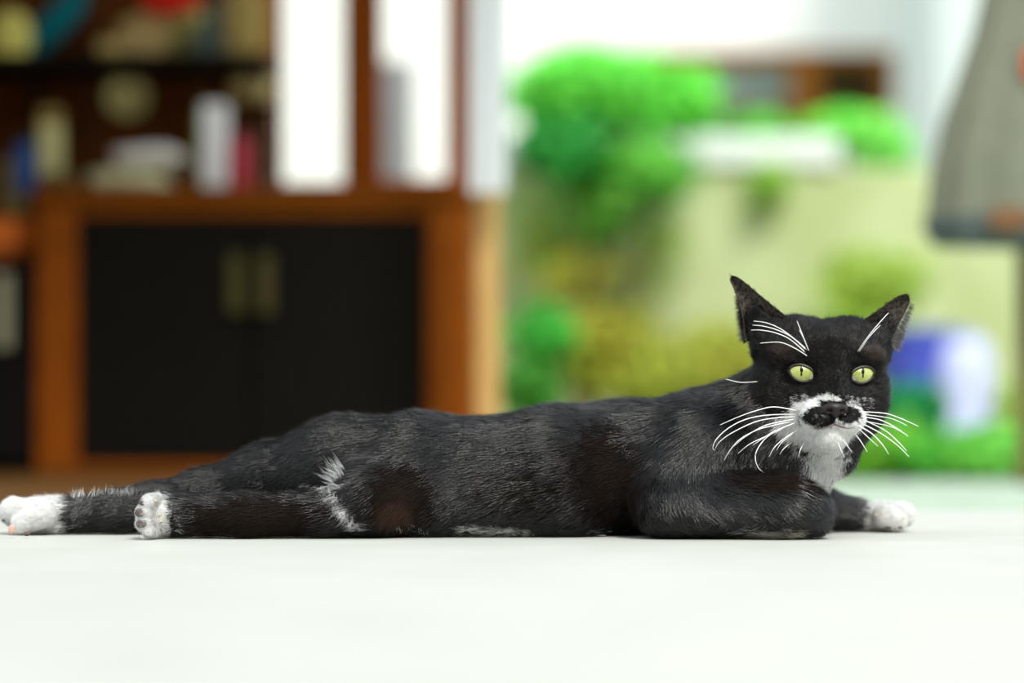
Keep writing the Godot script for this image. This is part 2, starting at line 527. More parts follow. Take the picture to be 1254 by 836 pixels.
# ======================================================================= garden
func leaf_mesh() -> ArrayMesh:
	var st := begin()
	var n := 4
	for i in n:
		var t0 := float(i) / n
		var t1 := float(i + 1) / n
		var w0 := 0.32 * sin(PI * pow(t0, 0.8)) 
		var w1 := 0.32 * sin(PI * pow(t1, 0.8))
		var y0 := -0.25 * t0 * t0
		var y1 := -0.25 * t1 * t1
		for s in [-1.0, 1.0]:
			var a := Vector3(0, y0, t0)
			var b := Vector3(0, y1, t1)
			var c := Vector3(s * w1, y1 + 0.12 * w1 / 0.32, t1)
			var d := Vector3(s * w0, y0 + 0.12 * w0 / 0.32, t0)
			if s > 0:
				quad(st, a, b, c, d)
			else:
				quad(st, a, d, c, b)
	return commit(st)

var leaf: ArrayMesh
var leaf_mat: StandardMaterial3D

func foliage(parent: Node3D, c: Vector3, r: Vector3, count: int, size: float, tone: Color, vary: float):
	var mm := MultiMesh.new()
	mm.transform_format = MultiMesh.TRANSFORM_3D
	mm.use_colors = true
	mm.mesh = leaf
	mm.instance_count = count
	var lin := tone.srgb_to_linear()
	for i in count:
		var d := Vector3(rng.randfn(), rng.randfn(), rng.randfn()).normalized()
		var rad := pow(rng.randf(), 0.45)
		var bump := 1.0 + 0.35 * noise.get_noise_3d(d.x * 2.2 + c.x * 5.0, d.y * 2.2, d.z * 2.2)
		var p := c + d * r * rad * bump
		var out := (d + Vector3(0, 0.5, 0.2) + Vector3(rng.randfn(), rng.randfn(), rng.randfn()) * 0.5).normalized()
		var fwd := (Vector3(rng.randfn(), rng.randfn() - 0.6, rng.randfn()) + d).normalized()
		var x := out.cross(fwd).normalized()
		var f2 := x.cross(out).normalized()
		var s := size * rng.randf_range(0.6, 1.25)
		mm.set_instance_transform(i, Transform3D(Basis(x * s, out * s, f2 * s), p))
		var k := rng.randf_range(1.0 - vary, 1.0 + vary)
		var yel := rng.randf_range(0.85, 1.2)
		mm.set_instance_color(i, Color(min(lin.r * k * yel, 0.95), min(lin.g * k, 0.95), lin.b * k))
	var o := MultiMeshInstance3D.new()
	o.multimesh = mm
	o.material_override = leaf_mat
	o.name = "foliage"
	o.set_meta("kind", "stuff")
	parent.add_child(o, true)

func shrub(n: String, label: String, at: Vector3, clumps: Array, group := "", cat := "shrub") -> Node3D:
	# clumps: [u, v, ru, rv, z, count, leaf size, tone, vary]
	var o := root(n, at)
	tag(o, label, cat, group)
	var bark := mat(srgb(92, 76, 44), 0.9, 0.2)
	for q in clumps:
		var k: float = (2.0 - q[4]) / F
		var c := P(q[0], q[1], q[4]) - at
		foliage(o, c, Vector3(q[2] * k, q[3] * k, max(0.12, q[2] * k * 0.7)), q[5], q[6], q[7], q[8])
		var st := begin()
		var base := Vector3(rng.randf_range(-0.03, 0.03), 0, rng.randf_range(-0.03, 0.03))
		tube(st, spline([base, base.lerp(c, 0.5) + Vector3(rng.randf_range(-0.05, 0.05), 0.03, 0), c], 8), [0.013, 0.012, 0.011, 0.01, 0.009, 0.008, 0.007, 0.006, 0.004], 7)
		put("stem", commit(st), bark, o)
	return o

func build_garden():
	leaf = leaf_mesh()
	leaf_mat = StandardMaterial3D.new()
	leaf_mat.vertex_color_use_as_albedo = true
	leaf_mat.roughness = 0.5
	leaf_mat.metallic_specular = 0.35
	leaf_mat.backlight_enabled = true
	leaf_mat.backlight = Color(0.75, 0.75, 0.75)

	# boundary wall with its coping
	var wz := -6.2
	var wall_mat := grain_mat(srgb(166, 178, 122), srgb(200, 210, 166), Vector3(0.35, 0.35, 0.35), 0.9, 0.2, 0.02, 3)
	var wa := root("garden_wall", Vector3(1.6, 0, wz))
	tag(wa, "pale yellowish green boundary wall across the garden", "wall", "", "structure")
	var xa := P(560, 0, wz).x - 1.6
	box_at("wall_face", Vector3(xa, -0.1, -0.15), Vector3(3.4, P(0, 206, wz).y, 0.0), wall_mat, wa, 0.01)
	box_at("coping", Vector3(P(600, 0, wz).x - 1.6, P(0, 205.5, wz).y, -0.2), Vector3(P(1026, 0, wz).x - 1.6, P(0, 168, wz).y, 0.03), mat(srgb(226, 230, 228), 0.8, 0.3), wa, 0.012)

	# house beyond
	var hz := -11.0
	var ho := root("house", Vector3(P(900, 0, hz).x, -0.2, hz))
	tag(ho, "white house beyond the wall with a brown framed window band", "house")
	var o := ho.position
	var white := mat(srgb(246, 246, 244), 0.9, 0.2)
	var hy := P(0, 62, hz).y - o.y
	var lx := P(756, 0, hz).x - o.x
	var rx := P(1102, 0, hz).x - o.x
	box_at("wall_lower", Vector3(lx - 2.0, 0, -3.0), Vector3(rx + 0.05, P(0, 190, hz).y - o.y, 0.0), white, ho, 0.01)
	box_at("wall_upper", Vector3(lx - 2.0, hy, -3.0), Vector3(rx + 0.05, hy + 1.6, 0.0), white, ho, 0.01)
	box_at("wall_side", Vector3(lx - 2.0, P(0, 189, hz).y - o.y, -3.0), Vector3(lx, hy, 0.0), white, ho, 0.01)
	box_at("wall_end", Vector3(rx, P(0, 189, hz).y - o.y, -3.0), Vector3(rx + 0.05, hy, 0.0), white, ho, 0.01)
	var brown := mat(srgb(140, 86, 20), 0.6, 0.3)
	var k := (2.0 - hz) / F
	var yb := P(0, 188, hz).y - o.y
	box_at("window_frame", Vector3(lx, hy - 13 * k, -0.06), Vector3(rx, hy, 0.02), brown, ho)
	for uu in [[756.0, 770.0], [968.0, 1004.0], [1078.0, 1104.0]]:
		box_at("window_frame", Vector3(P(uu[0], 0, hz).x - o.x, yb, -0.06), Vector3(P(uu[1], 0, hz).x - o.x, hy - 13 * k, 0.02), brown, ho)
	box_at("window_frame", Vector3(lx, P(0, 142, hz).y - o.y, -0.06), Vector3(P(968, 0, hz).x - o.x, P(0, 128, hz).y - o.y, 0.02), mat(srgb(92, 70, 40), 0.6, 0.3), ho)
	box_at("pane", Vector3(P(770, 0, hz).x - o.x, yb, -0.05), Vector3(P(968, 0, hz).x - o.x, hy - 13 * k, -0.03), mat(srgb(112, 126, 118), 0.3, 0.4), ho, 0.002)
	box_at("shutter", Vector3(P(1004, 0, hz).x - o.x, yb, -0.05), Vector3(P(1082, 0, hz).x - o.x, hy - 13 * k, -0.02), mat(srgb(58, 46, 24), 0.8, 0.2), ho, 0.002)
	# paler neighbouring building on the right
	var h2 := box_at("shed", Vector3(0, 0, 0), Vector3(2.2, 4.2, 1.2), mat(srgb(206, 216, 216), 0.85, 0.2))
	h2.position += Vector3(P(1136, 0, -9.5).x, -0.2, -10.5)
	h2.mesh = box_mesh(Vector3(2.2, 4.2, 1.2), 0.03)
	tag(h2, "plain pale bluish building behind the hanging grey bag", "building")

	var g1 := srgb(120, 232, 84)
	var g2 := srgb(50, 160, 62)
	var g3 := srgb(150, 178, 66)
	var ol := srgb(164, 168, 52)
	shrub("climbing_shrub", "big bright green shrub spilling over the left of the garden wall", P(720, 548, -5.9), [
		[725, 108, 105, 52, -5.9, 2600, 0.055, g1, 0.25], [830, 120, 50, 42, -5.9, 900, 0.055, g1, 0.25],
		[690, 175, 58, 42, -5.75, 600, 0.055, g2, 0.3], [790, 205, 64, 40, -5.85, 800, 0.055, srgb(112, 200, 72), 0.3],
		[735, 235, 60, 60, -5.9, 520, 0.055, srgb(104, 178, 62), 0.3], [660, 280, 40, 60, -5.95, 160, 0.05, g3, 0.3],
		[810, 300, 40, 60, -6.0, 90, 0.05, g3, 0.3], [700, 330, 60, 40, -5.95, 200, 0.05, ol, 0.3]])
	shrub("garden_shrub", "low dark green shrub beside the tan post", P(665, 548, -4.6), [
		[668, 405, 34, 34, -4.6, 420, 0.05, srgb(66, 176, 56), 0.3], [648, 470, 36, 50, -4.6, 420, 0.05, srgb(70, 150, 44), 0.3]])
	shrub("garden_shrub", "olive-leaved bush behind the cat's back, nearest the dark green shrub", P(760, 548, -5.2), [
		[745, 425, 70, 56, -5.2, 900, 0.05, ol, 0.25], [820, 470, 80, 50, -5.1, 900, 0.05, srgb(156, 166, 52), 0.25]])
	shrub("garden_shrub", "olive-leaved bush left of the cat's head", P(900, 548, -5.3), [
		[880, 425, 60, 36, -5.3, 420, 0.05, srgb(168, 176, 62), 0.25], [930, 480, 70, 50, -5.2, 700, 0.05, ol, 0.25]])
	shrub("garden_shrub", "yellow-green bush against the wall behind the cat's ears", P(1050, 548, -5.6), [
		[1070, 345, 70, 48, -5.6, 560, 0.05, srgb(166, 196, 74), 0.25], [1040, 420, 80, 50, -5.5, 800, 0.05, srgb(150, 184, 62), 0.25]])
	shrub("hanging_plant", "small yellow-green plant hanging from the white coping", P(944, 200, -6.19), [
		[944, 222, 24, 24, -6.15, 160, 0.045, srgb(160, 206, 82), 0.25]], "", "plant")
	shrub("garden_shrub", "round green bush under the grey house window", Vector3(P(932, 0, -6.6).x, -0.05, -6.6), [
		[928, 160, 44, 15, -6.6, 700, 0.05, srgb(100, 200, 66), 0.25]])
	shrub("garden_shrub", "light green bush under the dark house shutter", Vector3(P(1046, 0, -6.6).x, -0.05, -6.6), [
		[1036, 156, 52, 22, -6.6, 800, 0.05, srgb(134, 236, 92), 0.2], [1082, 180, 36, 44, -6.5, 500, 0.05, srgb(140, 230, 104), 0.2]])
	shrub("garden_shrub", "deep green plant in front of the blue tub", P(1120, 553, -4.4), [
		[1118, 498, 42, 30, -4.4, 700, 0.045, srgb(20, 138, 66), 0.3]])
	shrub("garden_shrub", "bright green plant beside the cat's chin whiskers", P(1085, 558, -4.0), [
		[1085, 552, 62, 32, -4.0, 900, 0.045, srgb(116, 190, 52), 0.3], [1140, 560, 42, 26, -3.9, 420, 0.045, srgb(88, 186, 60), 0.3]])
	shrub("garden_shrub", "bright green plant in front of the lavender sack", P(1205, 560, -3.8), [
		[1205, 556, 48, 38, -3.8, 700, 0.045, srgb(118, 206, 80), 0.25], [1240, 520, 20, 60, -4.0, 200, 0.045, srgb(160, 190, 90), 0.3]])

	# blue tub and pale sack
	var tz := -5.2
	var tk := (2.0 - tz) / F
	var tub := root("tub", Vector3(P(1120, 0, tz).x, -0.05, tz))
	tag(tub, "deep blue plastic tub standing right of the cat's head", "tub")
	var th := P(0, 402, tz).y + 0.05
	put("body", lathe([[0.0, 0.0], [36 * tk, 0.0], [44 * tk, th - 0.03], [47 * tk, th - 0.03], [47 * tk, th], [43 * tk, th], [36 * tk, 0.04], [0.0, 0.03]], 32), mat(srgb(72, 84, 186), 0.5), tub)
	var sk := root("sack", Vector3(P(1181, 0, tz + 0.3).x, -0.05, tz + 0.3))
	tag(sk, "tall pale lavender plastic sack standing beside the blue tub", "sack")
	var shh := P(0, 405, tz + 0.3).y + 0.05
	var sbm := put("body", lump(Vector3(29 * tk, shh * 0.46, 0.07), 21.0, 0.1, 4.0), mat(srgb(200, 206, 250), 0.6), sk)
	sbm.position.y = shh * 0.46
	var tie := put("gathered_neck", lathe([[0.0, -0.03], [0.03, -0.03], [0.018, 0.0], [0.034, 0.03], [0.0, 0.026]], 24, 0.8, 7, 0.1), mat(srgb(190, 198, 244), 0.6), sk)
	tie.position.y = shh * 0.93

	# dark post at the right edge with a grey bag hanging from it
	var bz := -2.2
	var bk := (2.0 - bz) / F
	var po := put("dark_post", box_mesh(Vector3(0.03, 1.5, 0.03), 0.004), grain_mat(srgb(96, 90, 52), srgb(116, 108, 66), Vector3(6, 1, 6)))
	po.position = Vector3(P(1256, 0, bz).x, 0.738, bz)
	tag(po, "thin dark olive post at the right edge beneath the grey bag", "post")
	var bag := root("hanging_bag", P(1262, 298, bz + 0.13))
	tag(bag, "big grey cloth bag with red mark hanging at the upper right", "bag")
	var bst := begin()
	bk = (2.0 - bz - 0.13) / F
	var prof := [[0.0, 0.03], [92.0, 0.012], [124.0, 0.0], [132.0, 0.03], [126.0, 0.14], [112.0, 0.22], [92.0, 0.30], [72.0, 0.38], [58.0, 0.46], [40.0, 0.56], [22.0, 0.66], [8.0, 0.74], [0.0, 0.745]]
	var pr := []
	for q in prof:
		pr.append([q[0] * bk * 0.965, q[1]])
	put("cloth", lathe(pr, 72, 0.5, 11, 0.035), grain_mat(srgb(112, 116, 100), srgb(128, 131, 114), Vector3(3, 3, 3), 0.9, 0.2), bag)
	var hem := []
	for q in [[90.0, 0.010], [122.0, -0.004], [134.5, 0.028], [133.0, 0.045], [129.0, 0.045]]:
		hem.append([q[0] * bk * 0.97, q[1]])
	put("hem", lathe(hem, 72, 0.5, 11, 0.035), mat(srgb(84, 94, 92), 0.9, 0.2), bag)
	for q in [[-11.0, 0.305, 9.0, 20.0, srgb(190, 84, 46)], [-40.0, 0.035, 24.0, 14.0, srgb(120, 88, 62)]]:
		var pst := put("patch", lump(Vector3(q[2] * bk, q[3] * bk, 0.004), q[0], 0.1, 3.0), mat(q[4], 0.9, 0.2), bag)
		pst.position = Vector3(q[0] * bk, q[1], 0.078 if q[1] > 0.2 else 0.099)
	var hs := begin()
	tube(hs, [Vector3(0, 0.74, 0), Vector3(0, 0.78, -0.02), Vector3(-0.0, 0.8, -0.07), Vector3(-0.0, 0.79, -0.115)], [0.006, 0.006, 0.006, 0.006], 8)
	put("strap", commit(hs), mat(srgb(100, 100, 86), 0.9), bag)

# ======================================================================= distance fields and surface nets
class Field:
	var kind := PackedInt32Array()
	var op := PackedInt32Array()
	var g := PackedFloat32Array()       # 9 numbers each: a, b (or radii), ra, rb, k
	var flow := PackedVector3Array()
	var floor_y := -1e9

	func cap(a: Vector3, b: Vector3, ra: float, rb: float, k: float, f := Vector3.ZERO, o := 0):
		kind.append(0)
		op.append(o)
		g.append_array([a.x, a.y, a.z, b.x - a.x, b.y - a.y, b.z - a.z, ra, rb, k])
		flow.append((b - a).normalized() if f == Vector3.ZERO else f.normalized())

	func ell(c: Vector3, r: Vector3, k: float, f := Vector3.ZERO, o := 0):
		kind.append(1)
		op.append(o)
		g.append_array([c.x, c.y, c.z, 1.0 / r.x, 1.0 / r.y, 1.0 / r.z, 0.0, 0.0, k])
		flow.append(f)

	func one(i: int, x: float, y: float, z: float) -> float:
		var o := i * 9
		var px := x - g[o]
		var py := y - g[o + 1]
		var pz := z - g[o + 2]
		var bx := g[o + 3]
		var by := g[o + 4]
		var bz := g[o + 5]
		if kind[i] == 0:
			var bb := bx * bx + by * by + bz * bz
			var h := clampf((px * bx + py * by + pz * bz) / maxf(bb, 1e-12), 0.0, 1.0)
			px -= bx * h
			py -= by * h
			pz -= bz * h
			return sqrt(px * px + py * py + pz * pz) - lerpf(g[o + 6], g[o + 7], h)
		px *= bx
		py *= by
		pz *= bz
		var k0 := sqrt(px * px + py * py + pz * pz)
		px *= bx
		py *= by
		pz *= bz
		return k0 * (k0 - 1.0) / maxf(sqrt(px * px + py * py + pz * pz), 1e-9)

	func d(x: float, y: float, z: float) -> float:
		var r := 1e9
		for i in kind.size():
			var q := one(i, x, y, z)
			var k := g[i * 9 + 8]
			if op[i] == 1:
				q = -q
				var h := maxf(k - absf(r - q), 0.0) / k
				r = maxf(r, q) + h * h * k * 0.25
			else:
				var h := maxf(k - absf(r - q), 0.0) / k
				r = minf(r, q) - h * h * k * 0.25
		return maxf(r, floor_y - y)

	func grad(p: Vector3, e: float) -> Vector3:
		var a := d(p.x + e, p.y - e, p.z - e)
		var b := d(p.x - e, p.y - e, p.z + e)
		var c := d(p.x - e, p.y + e, p.z - e)
		var f := d(p.x + e, p.y + e, p.z + e)
		return Vector3(a - b - c + f, -a - b + c + f, -a + b - c + f).normalized()

	func flow_at(p: Vector3, soft: float) -> Vector3:
		var s := Vector3.ZERO
		for i in kind.size():
			if op[i] == 0:
				s += flow[i] * exp(-maxf(one(i, p.x, p.y, p.z), 0.0) / soft) * (1.0 if one(i, p.x, p.y, p.z) > -soft else 0.6)
		return s

	# surface nets: one vertex in each crossed cell, one quad round each crossed edge
	func nets(lo: Vector3, hi: Vector3, cell: float) -> Dictionary:
		var B := 6
		var bn := Vector3i(((hi - lo) / (cell * B)).ceil())
		var nx := bn.x * B + 1
		var ny := bn.y * B + 1
		var nz := bn.z * B + 1
		var val := PackedFloat32Array()
		val.resize(nx * ny * nz)
		val.fill(1.0)
		var active := []
		var reach := B * cell * 0.5 * 1.7321
		for bk in bn.z:
			for bj in bn.y:
				for bi in bn.x:
					var c := lo + Vector3(bi + 0.5, bj + 0.5, bk + 0.5) * (B * cell)
					var dc := d(c.x, c.y, c.z)
					if absf(dc) > reach * 1.7 + cell:
						if dc < 0.0:
							for k in range(bk * B, bk * B + B + 1):
								for j in range(bj * B, bj * B + B + 1):
									for i in range(bi * B, bi * B + B + 1):
										val[(k * ny + j) * nx + i] = -1.0
						continue
					active.append(Vector3i(bi, bj, bk))
		for b in active:
			for k in range(b.z * B, b.z * B + B + 1):
				for j in range(b.y * B, b.y * B + B + 1):
					for i in range(b.x * B, b.x * B + B + 1):
						val[(k * ny + j) * nx + i] = d(lo.x + i * cell, lo.y + j * cell, lo.z + k * cell)
		var id := PackedInt32Array()
		id.resize(nx * ny * nz)
		id.fill(-1)
		var verts := PackedVector3Array()
		var norms := PackedVector3Array()
		var used := []
		var off := [0, 1, nx, nx + 1, nx * ny, nx * ny + 1, nx * ny + nx, nx * ny + nx + 1]
		var edges := [[0, 1], [2, 3], [4, 5], [6, 7], [0, 2], [1, 3], [4, 6], [5, 7], [0, 4], [1, 5], [2, 6], [3, 7]]
		for b in active:
			for k in range(b.z * B, b.z * B + B):
				for j in range(b.y * B, b.y * B + B):
					for i in range(b.x * B, b.x * B + B):
						var at := (k * ny + j) * nx + i
						var m := 0
						for q in 8:
							if val[at + off[q]] < 0.0:
								m += 1
						if m == 0 or m == 8:
							continue
						var s := Vector3.ZERO
						var n := 0
						for e in edges:
							var v0 := val[at + off[e[0]]]
							var v1 := val[at + off[e[1]]]
							if (v0 < 0.0) != (v1 < 0.0):
								var t := v0 / (v0 - v1)
								var p0 := Vector3(e[0] & 1, (e[0] >> 1) & 1, e[0] >> 2)
								var p1 := Vector3(e[1] & 1, (e[1] >> 1) & 1, e[1] >> 2)
								s += p0.lerp(p1, t)
								n += 1
						var p := lo + (Vector3(i, j, k) + s / n) * cell
						id[at] = verts.size()
						verts.append(p)
						norms.append(grad(p, cell * 0.4))
						used.append(Vector3i(i, j, k))
		var idx := PackedInt32Array()
		for c in used:
			var at: int = (c.z * ny + c.y) * nx + c.x
			for ax in 3:
				var st1: int = [nx, nx * ny, 1][ax]
				var st2: int = [nx * ny, 1, nx][ax]
				var sa: int = [1, nx, nx * ny][ax]
				if c[(ax + 1) % 3] == 0 or c[(ax + 2) % 3] == 0:
					continue
				var v0 := val[at]
				var v1 := val[at + sa]
				if (v0 < 0.0) == (v1 < 0.0):
					continue
				var a := id[at - st1 - st2]
				var b := id[at - st2]
				var e := id[at]
				var f := id[at - st1]
				if a < 0 or b < 0 or e < 0 or f < 0:
					continue
				if v0 < 0.0:
					idx.append_array([a, e, b, a, f, e])
				else:
					idx.append_array([a, b, e, a, e, f])
		return {"v": verts, "n": norms, "i": idx}

# ======================================================================= the cat
const HS := 1.985 / F                 # one head unit (a pixel at the head's distance) in metres
var body := Field.new()
var head := Field.new()
var paws := Field.new()
var head_at: Transform3D
var head_inv: Transform3D

func R(rpx: float, z: float) -> float:
	return rpx * (2.0 - z) / F

func bone(a: Array, b: Array, k := 0.016, f := Vector3.ZERO):
	body.cap(P(a[0], a[1], a[2]), P(b[0], b[1], b[2]), R(a[3], a[2]), R(b[3], b[2]), k, f)

func world_d(p: Vector3) -> float:
	var q := head_inv * p
	return minf(minf(body.d(p.x, p.y, p.z), head.d(q.x, q.y, q.z) * HS), paws.d(p.x, p.y, p.z))

# the point of the cat's surface behind the pixel (u, v)
func surface_at(u: float, v: float) -> Vector3:
	var eye := Vector3(0, EYE, 2.0)
	var dir := (P(u, v, 0.0) - eye).normalized()
	var t := 1.75
	for i in 90:
		var p := eye + dir * t
		var q := world_d(p)
		if q < 0.0003:
			return p
		t += maxf(q * 0.7, 0.0002)
		if t > 2.5:
			break
	return P(u, v, 0.0)

func in_poly(x: float, y: float, poly: PackedVector2Array) -> bool:
	return Geometry2D.is_point_in_polygon(Vector2(x, y), poly)

var white_face: PackedVector2Array
var white_bib: PackedVector2Array

func make_fields():
	var back := Vector3(-1, -0.25, 0)
	body.floor_y = 0.0012
	# trunk, from shoulders to hips
	bone([895, 564, -0.06, 72], [840, 573, -0.06, 80], 0.02, back)
	bone([840, 573, -0.062, 80], [765, 574, -0.078, 78], 0.02, back)
	bone([765, 574, -0.078, 78], [680, 577, -0.058, 75], 0.02, back)
	bone([680, 577, -0.058, 75], [600, 584, -0.058, 67], 0.02, back)
	bone([600, 584, -0.058, 67], [515, 581, -0.06, 70], 0.02, back)
	bone([515, 581, -0.06, 70], [415, 582, -0.075, 62], 0.02, back)
	# neck and chest
	bone([960, 500, -0.05, 62], [893, 548, -0.06, 74], 0.03, Vector3(-1, -0.5, 0))
	bone([1000, 500, -0.05, 62], [980, 585, -0.055, 36], 0.02, Vector3(-0.1, -1, 0))
	bone([960, 520, -0.06, 60], [950, 590, -0.06, 50], 0.02, Vector3(-0.3, -1, 0))
	bone([700, 624, -0.042, 34], [545, 624, -0.036, 34], 0.035, back)
	# near foreleg folded on the floor, paw tucked under
	bone([868, 545, -0.022, 50], [826, 612, -0.002, 41], 0.016, Vector3(-0.6, -1, 0))
	bone([818, 618, 0.0, 42], [955, 618, 0.012, 39], 0.012, Vector3(1, -0.25, 0))
	bone([955, 618, 0.012, 38], [984, 625, 0.010, 34], 0.012, Vector3(0.8, -0.6, 0))
	bone([986, 630, 0.004, 29], [930, 643, 0.004, 17], 0.008, Vector3(-1, -0.3, 0))
	# far foreleg
	bone([950, 606, -0.11, 36], [1040, 632, -0.125, 20], 0.014)
	bone([1040, 632, -0.125, 20], [1066, 634, -0.126, 19], 0.01)
	# far hind leg, stretched back
	bone([425, 572, -0.085, 56], [330, 590, -0.09, 38], 0.03, Vector3(-1, -0.35, 0))
	bone([330, 590, -0.09, 38], [250, 607, -0.088, 29], 0.03)
	bone([250, 607, -0.088, 29], [190, 619, -0.082, 26], 0.016)
	bone([190, 619, -0.082, 26], [150, 628, -0.078, 25], 0.012)
	bone([150, 628, -0.078, 25], [60, 632, -0.075, 23], 0.012)
	# near hind leg, lying along the floor
	bone([500, 604, -0.035, 54], [455, 612, -0.016, 44], 0.02, Vector3(-0.6, -0.8, 0))
	bone([455, 614, -0.012, 42], [400, 629, -0.006, 28], 0.012)
	bone([400, 629, -0.006, 28], [300, 632, 0.0, 25], 0.012)
	bone([300, 632, 0.0, 25], [212, 632, -0.004, 25], 0.012)
	# tail behind the legs
	bone([410, 615, -0.13, 22], [330, 640, -0.16, 13], 0.012)
	bone([330, 640, -0.16, 13], [230, 641, -0.165, 11], 0.006)
	bone([230, 641, -0.165, 11], [150, 642, -0.155, 8], 0.006)

	# head, in head units, x to the cat's left, y up, z out of the face
	head_at = Transform3D(Basis.from_euler(Vector3(0.0, deg_to_rad(6.0), deg_to_rad(-1.5))).scaled(Vector3(HS, HS, HS)), P(1015.5, 457.5, -0.004))
	head_inv = head_at.affine_inverse()
	head.ell(Vector3(0, 6, -44), Vector3(72, 60, 62), 10.0)
	for s in [-1.0, 1.0]:
		head.ell(Vector3(44 * s, -27, -36), Vector3(39, 46, 42), 22.0)
		head.ell(Vector3(40 * s, 22, -12), Vector3(30, 20, 24), 16.0)
		head.ell(Vector3(62 * s, 34, -40), Vector3(24, 26, 24), 16.0)
		head.ell(Vector3(34 * s, 46, -40), Vector3(30, 24, 30), 14.0)
	head.cap(Vector3(-56, 36, -50), Vector3(-84, 66, -52), 28, 14, 12.0)
	head.cap(Vector3(54, 34, -50), Vector3(80, 60, -52), 27, 14, 12.0)
	head.cap(Vector3(0, 30, -4), Vector3(0, -32, 32), 24, 14, 16.0)
	head.cap(Vector3(0, -50, -14), Vector3(0, -68, -10), 46, 34, 20.0)
	for s in [-1.0, 1.0]:
		head.ell(Vector3(17 * s, -55, 25), Vector3(23, 19, 22), 8.0)
	head.ell(Vector3(0, -78, 14), Vector3(22, 17, 22), 9.0)
	for s in [-1.0, 1.0]:
		head.ell(Vector3(39 * s, -1, 31), Vector3(17.5, 11.5, 16), 5.0, Vector3.ZERO, 1)
	head.ell(Vector3(-62, -40, -42), Vector3(36, 40, 32), 22.0)
	# neck ruff below the cheeks
	head.cap(Vector3(-20, -60, -50), Vector3(-30, -90, -60), 50, 46, 20.0)
	head.cap(Vector3(20, -50, -50), Vector3(14, -90, -60), 48, 40, 20.0)

	# paws: far hind foot seen from the side, near hind foot seen end-on, far fore foot
	paws.floor_y = 0.001
	var z := -0.075
	paws.cap(P(84, 634, z), P(44, 632, z), R(22, z), R(23, z), 0.006, Vector3(-1, 0, 0))
	for q in [[26, 624, -0.066, 15], [24, 627, -0.08, 16], [30, 632, -0.094, 15], [36, 640, -0.054, 12.5]]:
		paws.cap(P(54, 630, q[2]), P(q[0] - 8, q[1], q[2]), R(16, z), R(q[3], z), 0.002, Vector3(-1, -0.1, 0))
	z = 0.0
	paws.cap(P(214, 634, -0.004), P(192, 633, 0.004), R(24, z), R(23, z), 0.006, Vector3(-0.4, 0, 1))
	for q in [[182, 614.5, 8.5], [177, 627, 9.6], [177, 640.5, 9.6], [182, 650.5, 7.0]]:
		paws.cap(P(192, q[1], 0.004), P(q[0], q[1], 0.029), R(q[2] + 1.5, z), R(q[2], z), 0.001, Vector3(-0.2, 0, 1))
	z = -0.126
	paws.cap(P(1050, 634, z), P(1088, 633, z), R(18.5, z), R(20, z), 0.006, Vector3(1, 0, 0))
	for q in [[1100, 631, -0.114, 15], [1103, 630, -0.128, 16], [1098, 632, -0.14, 15], [1096, 637, -0.106, 13]]:
		paws.cap(P(1084, 632, q[2]), P(q[0], q[1], q[2]), R(15, z), R(q[3], z), 0.002, Vector3(1, -0.1, 0))

	white_face = PackedVector2Array()
	for q in [[966, 508], [976, 495], [990, 490], [1006, 483], [1016, 487], [1032, 493], [1046, 498], [1060, 503], [1060, 514], [1051, 527], [1041, 537], [1034, 546], [1028, 560], [994, 560], [987, 549], [977, 540], [962, 527], [950, 516]]:
		white_face.append(Vector2(q[0] - 1018.0, 457.0 - q[1]))
	white_bib = PackedVector2Array()
	for q in [[984, 538], [1042, 534], [1036, 548], [1035, 566], [1033, 588], [1022, 608], [1003, 602], [994, 582], [990, 560]]:
		var p := P(q[0], q[1], -0.01)
		white_bib.append(Vector2(p.x, p.y))

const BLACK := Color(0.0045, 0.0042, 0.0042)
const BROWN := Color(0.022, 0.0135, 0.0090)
const WHITE := Color(0.93, 0.93, 0.91)

func soft(x: float, a: float, b: float) -> float:
	return smoothstep(a, b, x)

